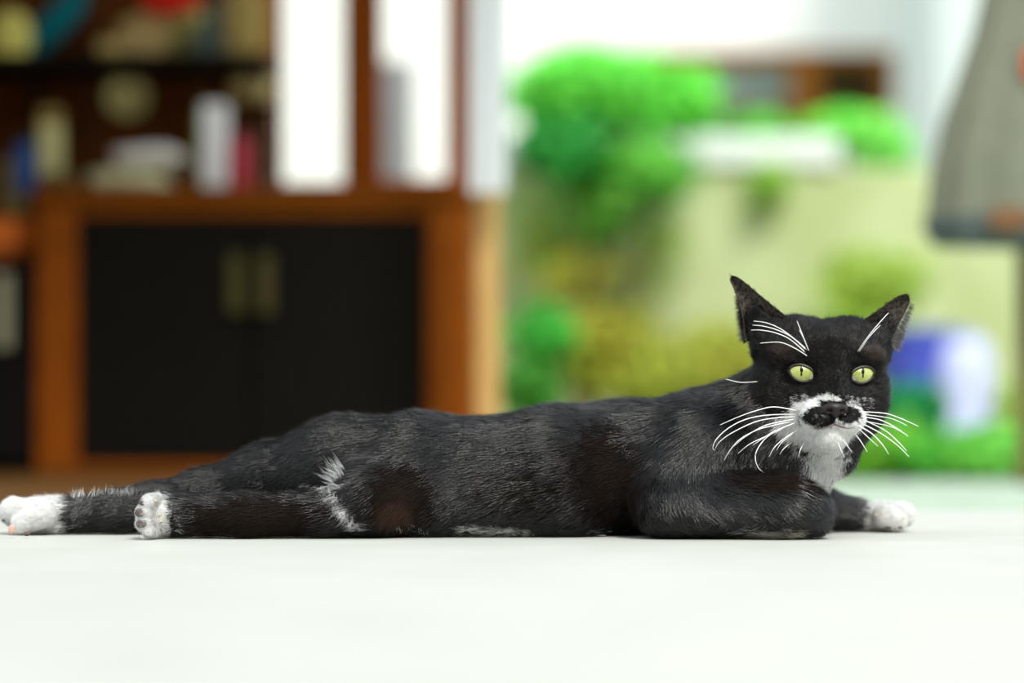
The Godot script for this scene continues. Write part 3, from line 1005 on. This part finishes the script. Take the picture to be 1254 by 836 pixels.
# pigment of the coat at a point of the cat; jit is a small random shift so that edges are ragged
func coat(p: Vector3, jit: Vector3) -> Color:
	dull = 0.0
	var q := head_inv * p
	var c := BLACK
	if q.length() < 118.0 and q.z > -70.0 and q.y > -92.0:
		var x := q.x + jit.x * 1.2
		var y := q.y + jit.y * 1.2
		if q.z > -32.0 and in_poly(x, y, white_face):
			var l := Vector2((x + 19.5) / 19.5, (y + 54.0) / 13.0).length()
			var l2 := Vector2((x - 14.0) / 16.5, (y + 50.0) / 10.0).length()
			var mid := absf(x + 3.0) < 16.0 and y > -51.0 and y < -33.0
			if l < 1.0 or l2 < 1.0 or mid:
				return c if rng.randf() > 0.03 else WHITE * 0.4
			return WHITE
		if q.z > -20.0 and y < -28.0 and y > -46.0 and absf(x) < 48.0 and rng.randf() < 0.16:
			return WHITE * 0.8
		for s in [-1.0, 1.0]:
			if Vector2((x - s * 52.0) / 18.0, (y - 26.0) / 10.0).length() < 1.0:
				return BROWN.lerp(Color(0.06, 0.04, 0.03), rng.randf() * 0.6)
		var lower := noise.get_noise_3d(q.x * 0.03, q.y * 0.03, 4.0)
		return c.lerp(BROWN, clampf(lower * 0.7 + 0.12, 0.0, 0.6))
	var px := p.x + jit.x * 0.003
	var py := p.y + jit.y * 0.003
	if p.z > -0.075 and p.x > 0.20 and (p.z < -0.004 or p.y > 0.062) and in_poly(px, py, white_bib):
		return WHITE
	# white feet
	if p.z < -0.035 and px < P(86, 0, -0.075).x:
		return WHITE
	if p.z < -0.09 and px > P(1052, 0, -0.126).x:
		return WHITE
	if p.z > -0.03 and px < P(212, 0, 0.0).x:
		return WHITE
	# tucked paw under the near foreleg
	if p.z > -0.02 and p.x > P(903, 0, 0).x and p.x < P(976, 0, 0).x and py < 0.0048:
		return Color(0.62, 0.58, 0.48)
	if p.z > -0.05 and p.x > P(562, 0, 0).x and p.x < P(652, 0, 0).x and py < 0.0052 + 0.0045 * noise.get_noise_1d(p.x * 120.0) and rng.randf() < 0.6:
		return WHITE * 0.75
	# chest speckle
	if p.x > P(966, 0, 0).x and p.x < P(1062, 0, 0).x and p.z > -0.06 and p.y > P(0, 596, 0).y and rng.randf() < 0.05:
		return WHITE * 0.7
	# brown tint mixed with painted-in shade: groin, lower hind leg, behind shoulder, top of forearm
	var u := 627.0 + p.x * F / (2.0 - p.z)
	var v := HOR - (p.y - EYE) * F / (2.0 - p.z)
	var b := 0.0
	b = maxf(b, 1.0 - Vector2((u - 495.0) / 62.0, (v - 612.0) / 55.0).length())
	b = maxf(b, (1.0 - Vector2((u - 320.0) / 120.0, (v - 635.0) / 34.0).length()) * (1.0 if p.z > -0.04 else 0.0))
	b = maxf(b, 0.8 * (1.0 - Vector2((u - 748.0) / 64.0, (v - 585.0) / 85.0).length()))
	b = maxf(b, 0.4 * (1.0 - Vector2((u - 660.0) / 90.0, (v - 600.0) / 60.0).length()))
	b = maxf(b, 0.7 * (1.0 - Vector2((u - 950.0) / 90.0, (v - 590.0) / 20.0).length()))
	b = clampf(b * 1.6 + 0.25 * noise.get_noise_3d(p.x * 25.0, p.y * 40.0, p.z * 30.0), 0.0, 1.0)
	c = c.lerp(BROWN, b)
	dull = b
	var pink := 1.0 - Vector2((u - 490.0) / 30.0, (v - 630.0) / 22.0).length()
	if pink > 0.0 and p.z > -0.05:
		c = c.lerp(Color(0.11, 0.06, 0.045), clampf(pink * 1.2, 0.0, 0.5))
	return c

# hairs in a small tuft: +y along the coat, +z away from the skin; unit length
func tuft_mesh(count: int, spread: float, width: float, lift: float, splay: float, sd: int) -> ArrayMesh:
	var r := RandomNumberGenerator.new()
	r.seed = sd
	var st := SurfaceTool.new()
	st.begin(Mesh.PRIMITIVE_TRIANGLES)
	for h in count:
		var o := Vector3(r.randf_range(-spread, spread), r.randf_range(-spread, spread) - 0.15, 0.0)
		var ang := r.randf_range(-splay, splay)
		var dir := Vector3(sin(ang), cos(ang), 0)
		var side := Vector3(cos(ang), -sin(ang), 0)
		var len := r.randf_range(0.65, 1.15)
		var lf := lift * r.randf_range(0.4, 1.4)
		var bend := r.randf_range(-0.12, 0.12)
		var rows := []
		for i in 4:
			var t := i / 3.0
			rows.append(o + dir * (t * len) + side * (bend * t * t) + Vector3(0, 0, lf * len * (t - 0.42 * t * t) - 0.03))
		for i in 3:
			var tan: Vector3 = (rows[i + 1] - rows[i]).normalized()
			var up := side.cross(tan).normalized()
			var w0 := width * (1.0 - 0.25 * i) * 0.5
			var w1 := width * (1.0 - 0.25 * (i + 1)) * 0.5 if i < 2 else 0.0
			var nl := (up - side * 0.7).normalized()
			var nr := (up + side * 0.7).normalized()
			var a: Vector3 = rows[i] - side * w0
			var b: Vector3 = rows[i] + side * w0
			var c: Vector3 = rows[i + 1] + side * w1
			var d: Vector3 = rows[i + 1] - side * w1
			var tri := [[a, nl], [d, nl], [b, nr]]
			if i < 2:
				tri += [[b, nr], [d, nl], [c, nr]]
			for q in tri:
				st.set_normal(q[1])
				st.add_vertex(q[0])
	return st.commit()

class Coat:
	var t: Array[Transform3D] = []
	var c: PackedColorArray = []

func hairs_out(parent: Node3D, n: String, co: Coat, mesh: Mesh, m: Material, label := ""):
	var mm := MultiMesh.new()
	mm.transform_format = MultiMesh.TRANSFORM_3D
	mm.use_colors = true
	mm.mesh = mesh
	mm.instance_count = co.t.size()
	for i in co.t.size():
		mm.set_instance_transform(i, co.t[i])
		mm.set_instance_color(i, co.c[i])
	var o := MultiMeshInstance3D.new()
	o.multimesh = mm
	o.material_override = m
	o.name = n
	o.set_meta("kind", "stuff")
	if label != "":
		o.set_meta("label", label)
	parent.add_child(o, true)

func add_tuft(co: Coat, p: Vector3, n: Vector3, f: Vector3, len: float, c: Color, wid := 1.0):
	var y := (f - n * f.dot(n)).normalized()
	var x := y.cross(n).normalized()
	co.t.append(Transform3D(Basis(x * len * wid, y * len, n * len), p))
	co.c.append(c)

func rough_dir(a: float) -> Vector3:
	return Vector3(rng.randfn(), rng.randfn(), rng.randfn()) * a

# grow hair over a mesh: per square metre, with a length in metres
var strays := Coat.new()
var matte := Coat.new()
var dull := 0.0

func grow(co: Coat, m: Dictionary, flows: PackedVector3Array, per: float, len: float, part: String):
	var v: PackedVector3Array = m.v
	var nn: PackedVector3Array = m.n
	var idx: PackedInt32Array = m.i
	var acc := rng.randf()
	for k in range(0, idx.size(), 3):
		var a := idx[k]
		var b := idx[k + 1]
		var c := idx[k + 2]
		var area := (v[b] - v[a]).cross(v[c] - v[a]).length() * 0.5
		var dens := per * (1.0 if nn[a].z > -0.25 else 0.3)
		acc += area * dens
		while acc > 0.0:
			acc -= 1.0
			var s := sqrt(rng.randf())
			var t := rng.randf()
			var wa := 1.0 - s
			var wb := s * (1.0 - t)
			var wc := s * t
			var p := v[a] * wa + v[b] * wb + v[c] * wc
			if p.y < 0.0025:
				continue
			var n := (nn[a] * wa + nn[b] * wb + nn[c] * wc).normalized()
			var f := flows[a] * wa + flows[b] * wb + flows[c] * wc
			var l := len * rng.randf_range(0.75, 1.25)
			var lift := n
			if part == "head":
				var q := head_inv * p
				var near := clampf((q.z + 40.0) / 80.0, 0.0, 1.0)
				l *= lerpf(1.2, 0.42, near)
				if q.y > -16.0 and absf(absf(q.x) - 39.0) < 21.0 and absf(q.y + 1.0) < 15.0 and q.z > -4.0:
					l *= 0.35
				if Vector2(q.x, q.y + 46.0).length() < 11.0 and q.z > 20.0:
					continue
			f = f.normalized() + rough_dir(0.09)
			var jit := Vector3(rng.randfn(), rng.randfn(), 0)
			var col := coat(p, jit)
			var tone := rng.randf_range(0.75, 1.3)
			col = Color(minf(col.r * tone, 0.94), minf(col.g * tone, 0.94), minf(col.b * tone, 0.94))
			if p.y < 0.016 and f.y < 0.0:
				f.y *= 0.25
				l = minf(l, 0.010)
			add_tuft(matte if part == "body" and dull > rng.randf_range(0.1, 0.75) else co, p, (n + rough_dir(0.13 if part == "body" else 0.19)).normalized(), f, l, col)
			if part == "body" and rng.randf() < 0.004:
				var g := rng.randf_range(0.12, 0.5)
				add_tuft(strays, p, n, f + n * 0.25, l * 0.9, Color(g, g, g), 0.5)

func flows_of(fd: Field, v: PackedVector3Array, softness: float) -> PackedVector3Array:
	var out := PackedVector3Array()
	for p in v:
		out.append(fd.flow_at(p, softness))
	return out

# an ear as a cupped shell: edges given from base to tip in head units
func ear(left_edge: Array, right_edge: Array, cup: float) -> Dictionary:
	var rows := 16
	var cols := 9
	var L := spline(left_edge, rows)
	var Rr := spline(right_edge, rows)
	var front := []
	var rear := []
	for j in rows + 1:
		var t := float(j) / rows
		var fr := []
		var rr := []
		for i in cols:
			var s := float(i) / (cols - 1)
			var b := 4.0 * s * (1.0 - s)
			var base: Vector3 = (L[j] as Vector3).lerp(Rr[j], s)
			var dep := cup * b * (1.0 - 0.75 * t)
			fr.append(base + Vector3(0, 0, -dep))
			rr.append(base + Vector3(0, 0, -dep * 1.15 - (2.6 + 3.0 * b) * (1.0 - 0.5 * t)))
		front.append(fr)
		rear.append(rr)
	var v := PackedVector3Array()
	var idx := PackedInt32Array()
	for side in 2:
		var g: Array = front if side == 0 else rear
		var o := v.size()
		for row in g:
			for p in row:
				v.append(head_at * (p as Vector3))
		for j in rows:
			for i in cols - 1:
				var a: int = o + j * cols + i
				if side == 0:
					idx.append_array([a, a + cols, a + 1, a + 1, a + cols, a + cols + 1])
				else:
					idx.append_array([a, a + 1, a + cols, a + 1, a + cols + 1, a + cols])
	var no := (rows + 1) * cols
	for j in rows:              # close the rims
		for i in [0, cols - 1]:
			var a: int = j * cols + i
			var q := [a, a + no, a + cols, a + cols, a + no, a + no + cols]
			if i == 0:
				q = [a, a + cols, a + no, a + cols, a + no + cols, a + no]
			idx.append_array(PackedInt32Array(q))
	for i in cols - 1:
		var a: int = rows * cols + i
		idx.append_array([a, a + no, a + 1, a + 1, a + no, a + no + 1])
	var n := PackedVector3Array()
	n.resize(v.size())
	for k in range(0, idx.size(), 3):
		var m := (v[idx[k + 2]] - v[idx[k]]).cross(v[idx[k + 1]] - v[idx[k]])
		for e in 3:
			n[idx[k + e]] += m
	for k in n.size():
		n[k] = n[k].normalized()
	return {"v": v, "n": n, "i": idx}

func skin_into(st: SurfaceTool, m: Dictionary, base: int, tint = null) -> int:
	var v: PackedVector3Array = m.v
	for k in v.size():
		st.set_normal(m.n[k])
		st.set_color((coat(v[k], Vector3.ZERO) * 0.8) if tint == null else tint)
		st.add_vertex(v[k])
	for q in m.i:
		st.add_index(q + base)
	return base + v.size()

func build_cat():
	make_fields()
	var cat := root("cat", Vector3(0.02, 0, -0.05))
	tag(cat, "black and white cat lying stretched on the pale floor, face turned to the viewer", "cat")
	var inner := Node3D.new()
	var at := cat.position

	var mb := body.nets(P(60, 690, -0.2) - Vector3(0.1, 0.02, 0.03), Vector3(0.36, 0.18, 0.075), 0.0046)
	var mh_local := head.nets(Vector3(-120, -150, -125), Vector3(120, 85, 80), 2.7)
	var mh := {"v": PackedVector3Array(), "n": PackedVector3Array(), "i": mh_local.i}
	var hv := PackedVector3Array()
	var hn := PackedVector3Array()
	var hf := PackedVector3Array()
	for k in mh_local.v.size():
		var p: Vector3 = mh_local.v[k]
		hv.append(head_at * p)
		hn.append((head_at.basis * (mh_local.n[k] as Vector3)).normalized())
		var f := p - Vector3(0, -38, 62)
		if p.y < -70.0:
			f += Vector3(0, -60, 0)
		hf.append((head_at.basis * f).normalized())
	mh.v = hv
	mh.n = hn
	var mp := {"v": PackedVector3Array(), "n": PackedVector3Array(), "i": PackedInt32Array()}
	for bx in [[P(10, 600, -0.05) + Vector3(-0.03, 0, 0), P(92, 660, -0.1), -0.11, -0.035], [P(150, 590, 0), P(222, 660, 0), -0.03, 0.045], [P(1040, 600, -0.12), P(1128, 660, -0.12), -0.165, -0.085]]:
		var q := paws.nets(Vector3(bx[0].x, -0.003, bx[2]), Vector3(bx[1].x, 0.05, bx[3]), 0.0017)
		var o: int = mp.v.size()
		mp.v.append_array(q.v)
		mp.n.append_array(q.n)
		for e in q.i:
			mp.i.append(e + o)
	var ear_l := ear([Vector3(-98, 36, -50), Vector3(-101, 62, -42), Vector3(-107, 84, -38), Vector3(-115, 103, -36), Vector3(-120, 113, -36), Vector3(-119, 118, -36)],
		[Vector3(-46, 68, -28), Vector3(-62, 81, -32), Vector3(-80, 95, -34), Vector3(-99, 110, -35), Vector3(-111, 118, -35), Vector3(-117, 120, -36)], 16.0)
	var ear_r := ear([Vector3(42, 64, -28), Vector3(58, 75, -32), Vector3(76, 88, -34), Vector3(93, 100, -35), Vector3(103, 104, -35), Vector3(107, 103, -36)],
		[Vector3(84, 30, -50), Vector3(91, 52, -42), Vector3(99, 70, -38), Vector3(107, 86, -36), Vector3(110, 95, -36), Vector3(109, 101, -36)], 15.0)

	var st := SurfaceTool.new()
	st.begin(Mesh.PRIMITIVE_TRIANGLES)
	var base := 0
	for m in [mb, mh, mp, ear_l, ear_r]:
		base = skin_into(st, m, base, Color(0.085, 0.068, 0.062) if m == ear_l or m == ear_r else null)
	var skin := StandardMaterial3D.new()
	skin.vertex_color_use_as_albedo = true
	skin.roughness = 0.75
	skin.metallic_specular = 0.2
	var bd := put("body", st.commit(), skin, cat)
	bd.position = -at

	# ---- coat
	var hair_mat := StandardMaterial3D.new()
	hair_mat.vertex_color_use_as_albedo = true
	hair_mat.roughness = 0.27
	hair_mat.backlight_enabled = true
	hair_mat.backlight = Color(0.8, 0.8, 0.8)
	hair_mat.metallic_specular = 0.6
	var long_t := tuft_mesh(5, 0.16, 0.042, 0.26, 0.2, 5)
	var short_t := tuft_mesh(7, 0.26, 0.075, 0.30, 0.22, 6)
	var c_body := Coat.new()
	grow(c_body, mb, flows_of(body, mb.v, 0.012), 250000.0, 0.0125, "body")
	var c_head := Coat.new()
	grow(c_head, mh, hf, 620000.0, 0.0068, "head")
	grow(c_head, mp, flows_of(paws, mp.v, 0.004), 600000.0, 0.0045, "paw")
	for e in [ear_l, ear_r]:
		var ef := PackedVector3Array()
		for p in e.v:
			ef.append(Vector3(-0.6 if p.x < 0.27 else 0.6, 1.0, -0.2))
		grow(c_head, e, ef, 120000.0, 0.0035, "ear")

	# ---- long single tufts: u, v, direction on the picture plane, length in pixels, tone
	var c_long := Coat.new()
	var rows := [
		# from, to (line of roots), angle from, angle to (degrees, 0 right, 90 up), length, count, tone
		[[408, 592], [424, 574], 112, 168, 38, 26, 0.85], [[402, 598], [420, 596], 145, 200, 26, 22, 0.8, 1],
		[[376, 594], [400, 600], 170, 225, 14, 30, 0.85, 1], [[396, 600], [424, 626], 190, 300, 22, 120, 0.9, 1], [[420, 622], [440, 650], 200, 310, 22, 90, 0.9, 1],
		[[498, 640], [524, 652], 60, 110, 16, 22, 0.6], [[486, 645], [510, 652], 240, 300, 12, 16, 0.5],
		[[562, 647], [650, 652], 140, 200, 22, 190, 0.95], [[570, 644], [640, 650], 0, 40, 16, 40, 0.5],
		[[720, 650], [772, 652], 170, 215, 18, 36, 0.55], [[900, 652], [976, 654], 170, 215, 16, 90, 0.7], [[845, 640], [960, 646], 195, 225, 16, 14, 0.2, 1],
		[[88, 609], [168, 604], 60, 120, 15, 110, 0.9], [[90, 612], [92, 650], 5, 60, 13, 60, 0.7, 1], [[104, 612], [98, 645], 5, 70, 12, 20, 0.5, 1],
		[[212, 612], [218, 650], 0, 340, 9, 1, 0.8], [[214, 620], [217, 648], -40, 10, 13, 40, 0.75],
		[[972, 545], [992, 585], 240, 300, 9, 120, 0.6], [[1030, 560], [1044, 545], 250, 300, 9, 30, 0.5],
		[[962, 492], [1002, 484], 150, 210, 6, 20, 0.7, 1], [[1036, 488], [1062, 496], 0, 40, 6, 16, 0.7, 1],
		[[955, 520], [985, 545], 190, 240, 14, 70, 0.75], [[1036, 538], [1054, 524], 290, 340, 12, 40, 0.7],
		[[920, 575], [1000, 590], 190, 250, 7, 40, 0.3], [[838, 600], [960, 640], 195, 215, 12, 30, 0.12, 1]]
	for q in rows:
		for k in int(q[5]):
			var t := rng.randf()
			var u := lerpf(q[0][0], q[1][0], t) + rng.randfn() * (3.5 if q.size() > 7 else 2.0)
			var v := lerpf(q[0][1], q[1][1], t) + rng.randfn() * 2.0
			var p := surface_at(u, v)
			var an := deg_to_rad(rng.randf_range(q[2], q[3]))
			var dir := Vector3(cos(an), sin(an), rng.randf_range(0.0, 0.35))
			var tone: float = q[6] * rng.randf_range(0.7, 1.1)
			var ln: float = q[4] * 2.0 / F * rng.randf_range(0.7, 1.15)
			if p.y + dir.y * ln < 0.002:
				dir.y = 0.02
			add_tuft(c_long, p + Vector3(0, 0, 0.001), (Vector3(0, 0.25, 1) + rough_dir(0.1)).normalized(), dir, ln, Color(tone, tone * 1.01, tone), 0.55)
	# fringe along the outer ear edges
	for q in [[[917, 416], [902, 362], 150, 215, 19, 700], [[1092, 424], [1117, 372], -50, 15, 18, 700], [[925, 410], [950, 392], 60, 130, 14, 60], [[1080, 412], [1064, 396], 40, 110, 14, 60]]:
		for k in int(q[5]):
			var t := pow(rng.randf(), 1.4)
			var p := P(lerpf(q[0][0], q[1][0], t) + rng.randfn(), lerpf(q[0][1], q[1][1], t) + rng.randfn(), -0.032)
			var an := deg_to_rad(rng.randf_range(q[2], q[3]))
			var tone := rng.randf_range(0.015, 0.06) if rng.randf() < 0.88 else 0.25
			add_tuft(c_long, p, Vector3(0, 0.2, 1).normalized(), Vector3(cos(an), sin(an), rng.randf_range(-0.2, 0.2)), q[4] * 2.0 / F * rng.randf_range(0.5, 1.1) * (1.1 - 0.7 * t), Color(tone, tone * 0.9, tone * 0.8), 0.8)
	var thin := tuft_mesh(2, 0.06, 0.028, 0.14, 0.16, 9)
	c_long.t.append_array(strays.t)
	c_long.c.append_array(strays.c)
	for co in [c_body, c_head, c_long, matte]:
		for k in co.t.size():
			co.t[k].origin -= at
	hairs_out(cat, "body_fur", c_body, long_t, hair_mat)
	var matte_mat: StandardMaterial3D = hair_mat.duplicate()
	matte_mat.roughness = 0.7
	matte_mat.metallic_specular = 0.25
	hairs_out(cat, "brown_shade_fur", matte, long_t, matte_mat, "matte brownish hair that also paints in shade")  # brown tint plus shade put into colour and gloss
	var face_mat: StandardMaterial3D = hair_mat.duplicate()
	face_mat.metallic_specular = 0.37
	hairs_out(cat, "short_fur", c_head, short_t, face_mat)
	hairs_out(cat, "long_hair", c_long, thin, hair_mat, "long white and pale hairs")
	print("tufts ", c_body.t.size(), " ", c_head.t.size(), " ", c_long.t.size())

	build_face(cat, at)
	inner.free()

# ---------------------------------------------------------------- eyes, nose, mouth, whiskers, pads
func lens(out: Array, dome: float, cols: Callable, rings := 10, seg := 48) -> ArrayMesh:
	# out: outline points (u offset, v offset) as Vector2 by angle; a domed patch facing +z
	var st := SurfaceTool.new()
	st.begin(Mesh.PRIMITIVE_TRIANGLES)
	for r in rings + 1:
		for k in seg:
			var f := float(r) / rings
			var o: Vector2 = out[k] * f
			st.set_color(cols.call(f, TAU * k / seg, o))
			st.set_normal(Vector3(o.x / 15.0 * 1.0, o.y / 15.0 * 1.25, 1.0).normalized())
			st.add_vertex(Vector3(o.x, o.y, dome * (1.0 - f * f)))
	for r in rings:
		for k in seg:
			var a := r * seg + k
			var b := r * seg + (k + 1) % seg
			for q in [a, b, a + seg, b, b + seg, a + seg]:
				st.add_index(q)
	return st.commit()

func almond(w: float, h_up: float, h_dn: float, slant: float, seg := 48) -> Array:
	var out := []
	for k in seg:
		var a := TAU * k / seg
		var x := cos(a) * w
		var s := sin(a)
		var y := (h_up if s > 0 else h_dn) * signf(s) * pow(absf(s), 1.15)
		out.append(Vector2(x, y + slant * x))
	return out

func build_face(cat: Node3D, at: Vector3):
	var hn := Node3D.new()
	var to_cat := Transform3D(Basis(), -at) * head_at
	hn.free()
	var iris_mat := StandardMaterial3D.new()
	iris_mat.vertex_color_use_as_albedo = true
	iris_mat.roughness = 0.35
	iris_mat.clearcoat_enabled = true
	iris_mat.clearcoat = 1.0
	iris_mat.clearcoat_roughness = 0.03
	var dark := mat(srgb(14, 12, 11), 0.12, 0.6)
	var rim := mat(srgb(34, 26, 22), 0.45, 0.4)
	for s in [-1.0, 1.0]:
		var o := almond(15.4, 8.8, 10.4, 0.16 * s, 48)
		var px: float = -37.8 if s < 0 else 38.2
		var f := func(r: float, a: float, q: Vector2) -> Color:
			var k := 0.5 + 0.5 * noise.get_noise_2d(a * 9.0, r * 1.5 + s * 7.0)
			var c := Color(0.30, 0.34, 0.045).lerp(Color(0.42, 0.47, 0.12), k)
			if r > 0.9:
				c = Color(0.07, 0.07, 0.03)
			return c
		var eye := put("eye", lens(o, 5.5, f), iris_mat, cat)
		eye.set_meta("label", "yellow-green eye with slit pupil")
		var local := Transform3D(Basis.from_euler(Vector3(-0.05, 0.16 * s, 0)), Vector3(px, 0.0, 13.5))
		eye.transform = to_cat * local
		var ps := almond(1.9, 6.6, 6.2, 0.0)
		var pupil := put("pupil", lens(ps, 0.5, func(_a, _b, _c): return Color.BLACK), dark, eye)
		pupil.position = Vector3(-0.6 if s < 0 else -1.2, 1.6, 5.15)
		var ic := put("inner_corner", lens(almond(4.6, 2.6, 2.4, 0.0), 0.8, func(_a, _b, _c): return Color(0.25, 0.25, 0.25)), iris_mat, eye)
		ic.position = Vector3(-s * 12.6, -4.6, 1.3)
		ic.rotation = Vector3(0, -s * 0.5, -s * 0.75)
		# lid rim
		var pts := []
		var rad := []
		for k in 49:
			var q: Vector2 = o[k % 48]
			pts.append(Vector3(q.x * 1.03, q.y * 1.04, 0.2))
			rad.append(1.6 + 0.7 * maxf(0.0, sin(TAU * k / 48.0)))
		var ls := begin()
		tube(ls, pts, rad, 8)
		put("eyelid", commit(ls), rim, eye)

	# nose leather
	var nf := Field.new()
	nf.ell(Vector3(0, 2, 0), Vector3(14, 7.5, 8), 4.0)
	nf.ell(Vector3(0, -4, 1), Vector3(6, 7, 7), 5.0)
	for s in [-1.0, 1.0]:
		nf.ell(Vector3(10.5 * s, -1, -1), Vector3(6.5, 6.5, 6), 3.0)
		nf.ell(Vector3(8.2 * s, -1.6, 6.5), Vector3(3.8, 2.2, 4), 1.5, Vector3.ZERO, 1)
	nf.cap(Vector3(0, -2, 9), Vector3(0, -12, 7), 0.9, 0.9, 1.0, Vector3.ZERO, 1)
	var nm := nf.nets(Vector3(-21, -16, -12), Vector3(21, 14, 14), 0.9)
	var ns := SurfaceTool.new()
	ns.begin(Mesh.PRIMITIVE_TRIANGLES)
	for k in nm.v.size():
		ns.set_normal(nm.n[k])
		ns.add_vertex(nm.v[k])
	for q in nm.i:
		ns.add_index(q)
	var nose := put("nose", ns.commit(), mat(srgb(28, 21, 20), 0.45, 0.4), cat)
	nose.transform = to_cat * Transform3D(Basis(), Vector3(-2.0, -44.5, 41.5))
	# mouth line
	var ms := begin()
	for s in [-1.0, 1.0]:
		var line := []
		var rr := []
		for k in 9:
			var t := k / 8.0
			var p := surface_at(1021.0 + s * t * 25.0, 519.0 + sin(t * PI * 0.75) * 4.5 + t * 1.0)
			line.append(p + Vector3(0, 0, 0.0010))
			rr.append(lerpf(0.0008, 0.0002, t))
		tube(ms, line, rr, 6)
	var mo := put("mouth", commit(ms), mat(srgb(96, 76, 72), 0.6), cat)
	mo.position = -at

	# whiskers: picture points from root to tip, drawn on a curved sheet in front of the muzzle
	var wm := mat(Color(0.97, 0.97, 0.96), 0.35, 0.5)
	var W := [
		[[977, 503], [948, 498], [925, 503], [905, 510], [882, 520]],
		[[975, 507], [941, 508], [914, 513], [892, 524], [877, 538], [873, 548], [875, 551]],
		[[975, 510], [946, 512], [923, 517], [896, 530], [881, 541], [876, 549]],
		[[971, 516], [950, 520], [928, 526], [907, 537], [894, 551], [887, 563]],
		[[962, 523], [945, 531], [919, 543], [904, 555]],
		[[975, 517], [953, 526], [937, 537], [927, 551], [925, 562], [929, 573], [935, 578]],
		[[977, 526], [960, 537], [948, 548], [942, 559]],
		[[970, 541], [960, 549], [955, 556]],
		[[1056, 504], [1084, 506], [1105, 513], [1125, 522]],
		[[1056, 507], [1090, 512], [1111, 521]],
		[[1056, 513], [1084, 527], [1102, 543], [1110, 552]],
		[[1055, 518], [1078, 530], [1099, 545], [1113, 559]],
		[[1052, 525], [1064, 536], [1075, 546]],
		[[1056, 515], [1090, 522], [1108, 531]],
		[[1032, 538], [1038, 546], [1043, 553]],
		[[974, 513], [952, 517], [934, 522], [912, 535], [899, 546]],
		[[968, 520], [948, 528], [932, 538], [922, 545]],
		[[972, 530], [958, 541], [951, 551]], [[985, 541], [980, 551], [978, 560]],
		[[1054, 510], [1078, 514], [1098, 524], [1112, 534]],
		[[1050, 520], [1068, 531], [1082, 546], [1088, 556]],
		[[1046, 530], [1054, 540], [1062, 553]], [[1026, 541], [1030, 551], [1034, 560]],
		[[987, 427], [973, 415], [955, 402], [938, 395], [923, 393]],
		[[987, 432], [967, 415], [948, 407], [931, 404], [920, 404]],
		[[988, 429], [970, 413], [952, 404], [934, 399], [922, 398]],
		[[989, 436], [973, 426], [955, 419], [931, 420]],
		[[991, 430], [983, 410], [976, 393]],
		[[990, 429], [984, 414], [979, 404]],
		[[1050, 431], [1063, 412], [1077, 395], [1088, 383]],
		[[1052, 431], [1064, 413], [1078, 398]],
		[[929, 467], [907, 468], [889, 464]]]
	for w in W:
		var p0 := surface_at(w[0][0], w[0][1])
		var ctrl := []
		for k in w.size():
			var t: float = float(k) / (w.size() - 1)
			ctrl.append(P(w[k][0], w[k][1], p0.z + 0.022 * sin(t * 2.2) - 0.001))
		var pts := spline(ctrl, 20)
		var r0 := 0.00052 if w.size() > 3 else 0.0004
		var rad := []
		for k in 21:
			rad.append(lerpf(r0, 0.00022, k / 20.0))
		var ws := begin()
		tube(ws, pts, rad, 6)
		put("whisker", commit(ws), wm, cat).position = -at

	# toe pads and claws
	var pad := mat(srgb(84, 72, 74), 0.6, 0.4)
	var pink := mat(srgb(206, 160, 142), 0.6, 0.4)
	for q in [[174.5, 614.5, 4.8, 4.2, pad], [171.5, 627.5, 6.4, 5.2, pad], [173.0, 641, 6.4, 4.8, pad], [173, 653, 4, 2, pad], [14, 648, 3.8, 5.6, pink], [5, 637, 2.4, 2.0, pad], [33, 653.5, 4, 2.6, pad], [1087, 645.5, 5.5, 2.6, pad], [1102, 645.5, 3.0, 1.6, pad]]:
		var p := surface_at(q[0], q[1])
		var k := 2.0 / F
		var o := put("toe_pad", lump(Vector3(q[2] * k, q[3] * k, 0.002), q[0], 0.06, 2.2), q[4], cat)
		o.position = p - at + Vector3(0, 0, 0.0002)
		if p.z == 0.0:
			p = P(q[0], q[1], -0.066 if q[0] < 20 else -0.05)
		if p.y < 0.004:
			o.position.y = maxf(o.position.y, q[3] * k + 0.001)
	var claw := mat(srgb(206, 186, 150), 0.35, 0.5)
	for q in [[196, 630], [197, 638], [190, 613], [1106, 634], [1072, 630]]:
		var p := surface_at(q[0], q[1])
		var cs := begin()
		tube(cs, [p + Vector3(0.001, 0, -0.001), p + Vector3(0, 0, 0.0022), p + Vector3(-0.0012, -0.0004, 0.0034)], [0.0011, 0.0009, 0.0002], 8)
		put("claw", commit(cs), claw, cat).position = -at
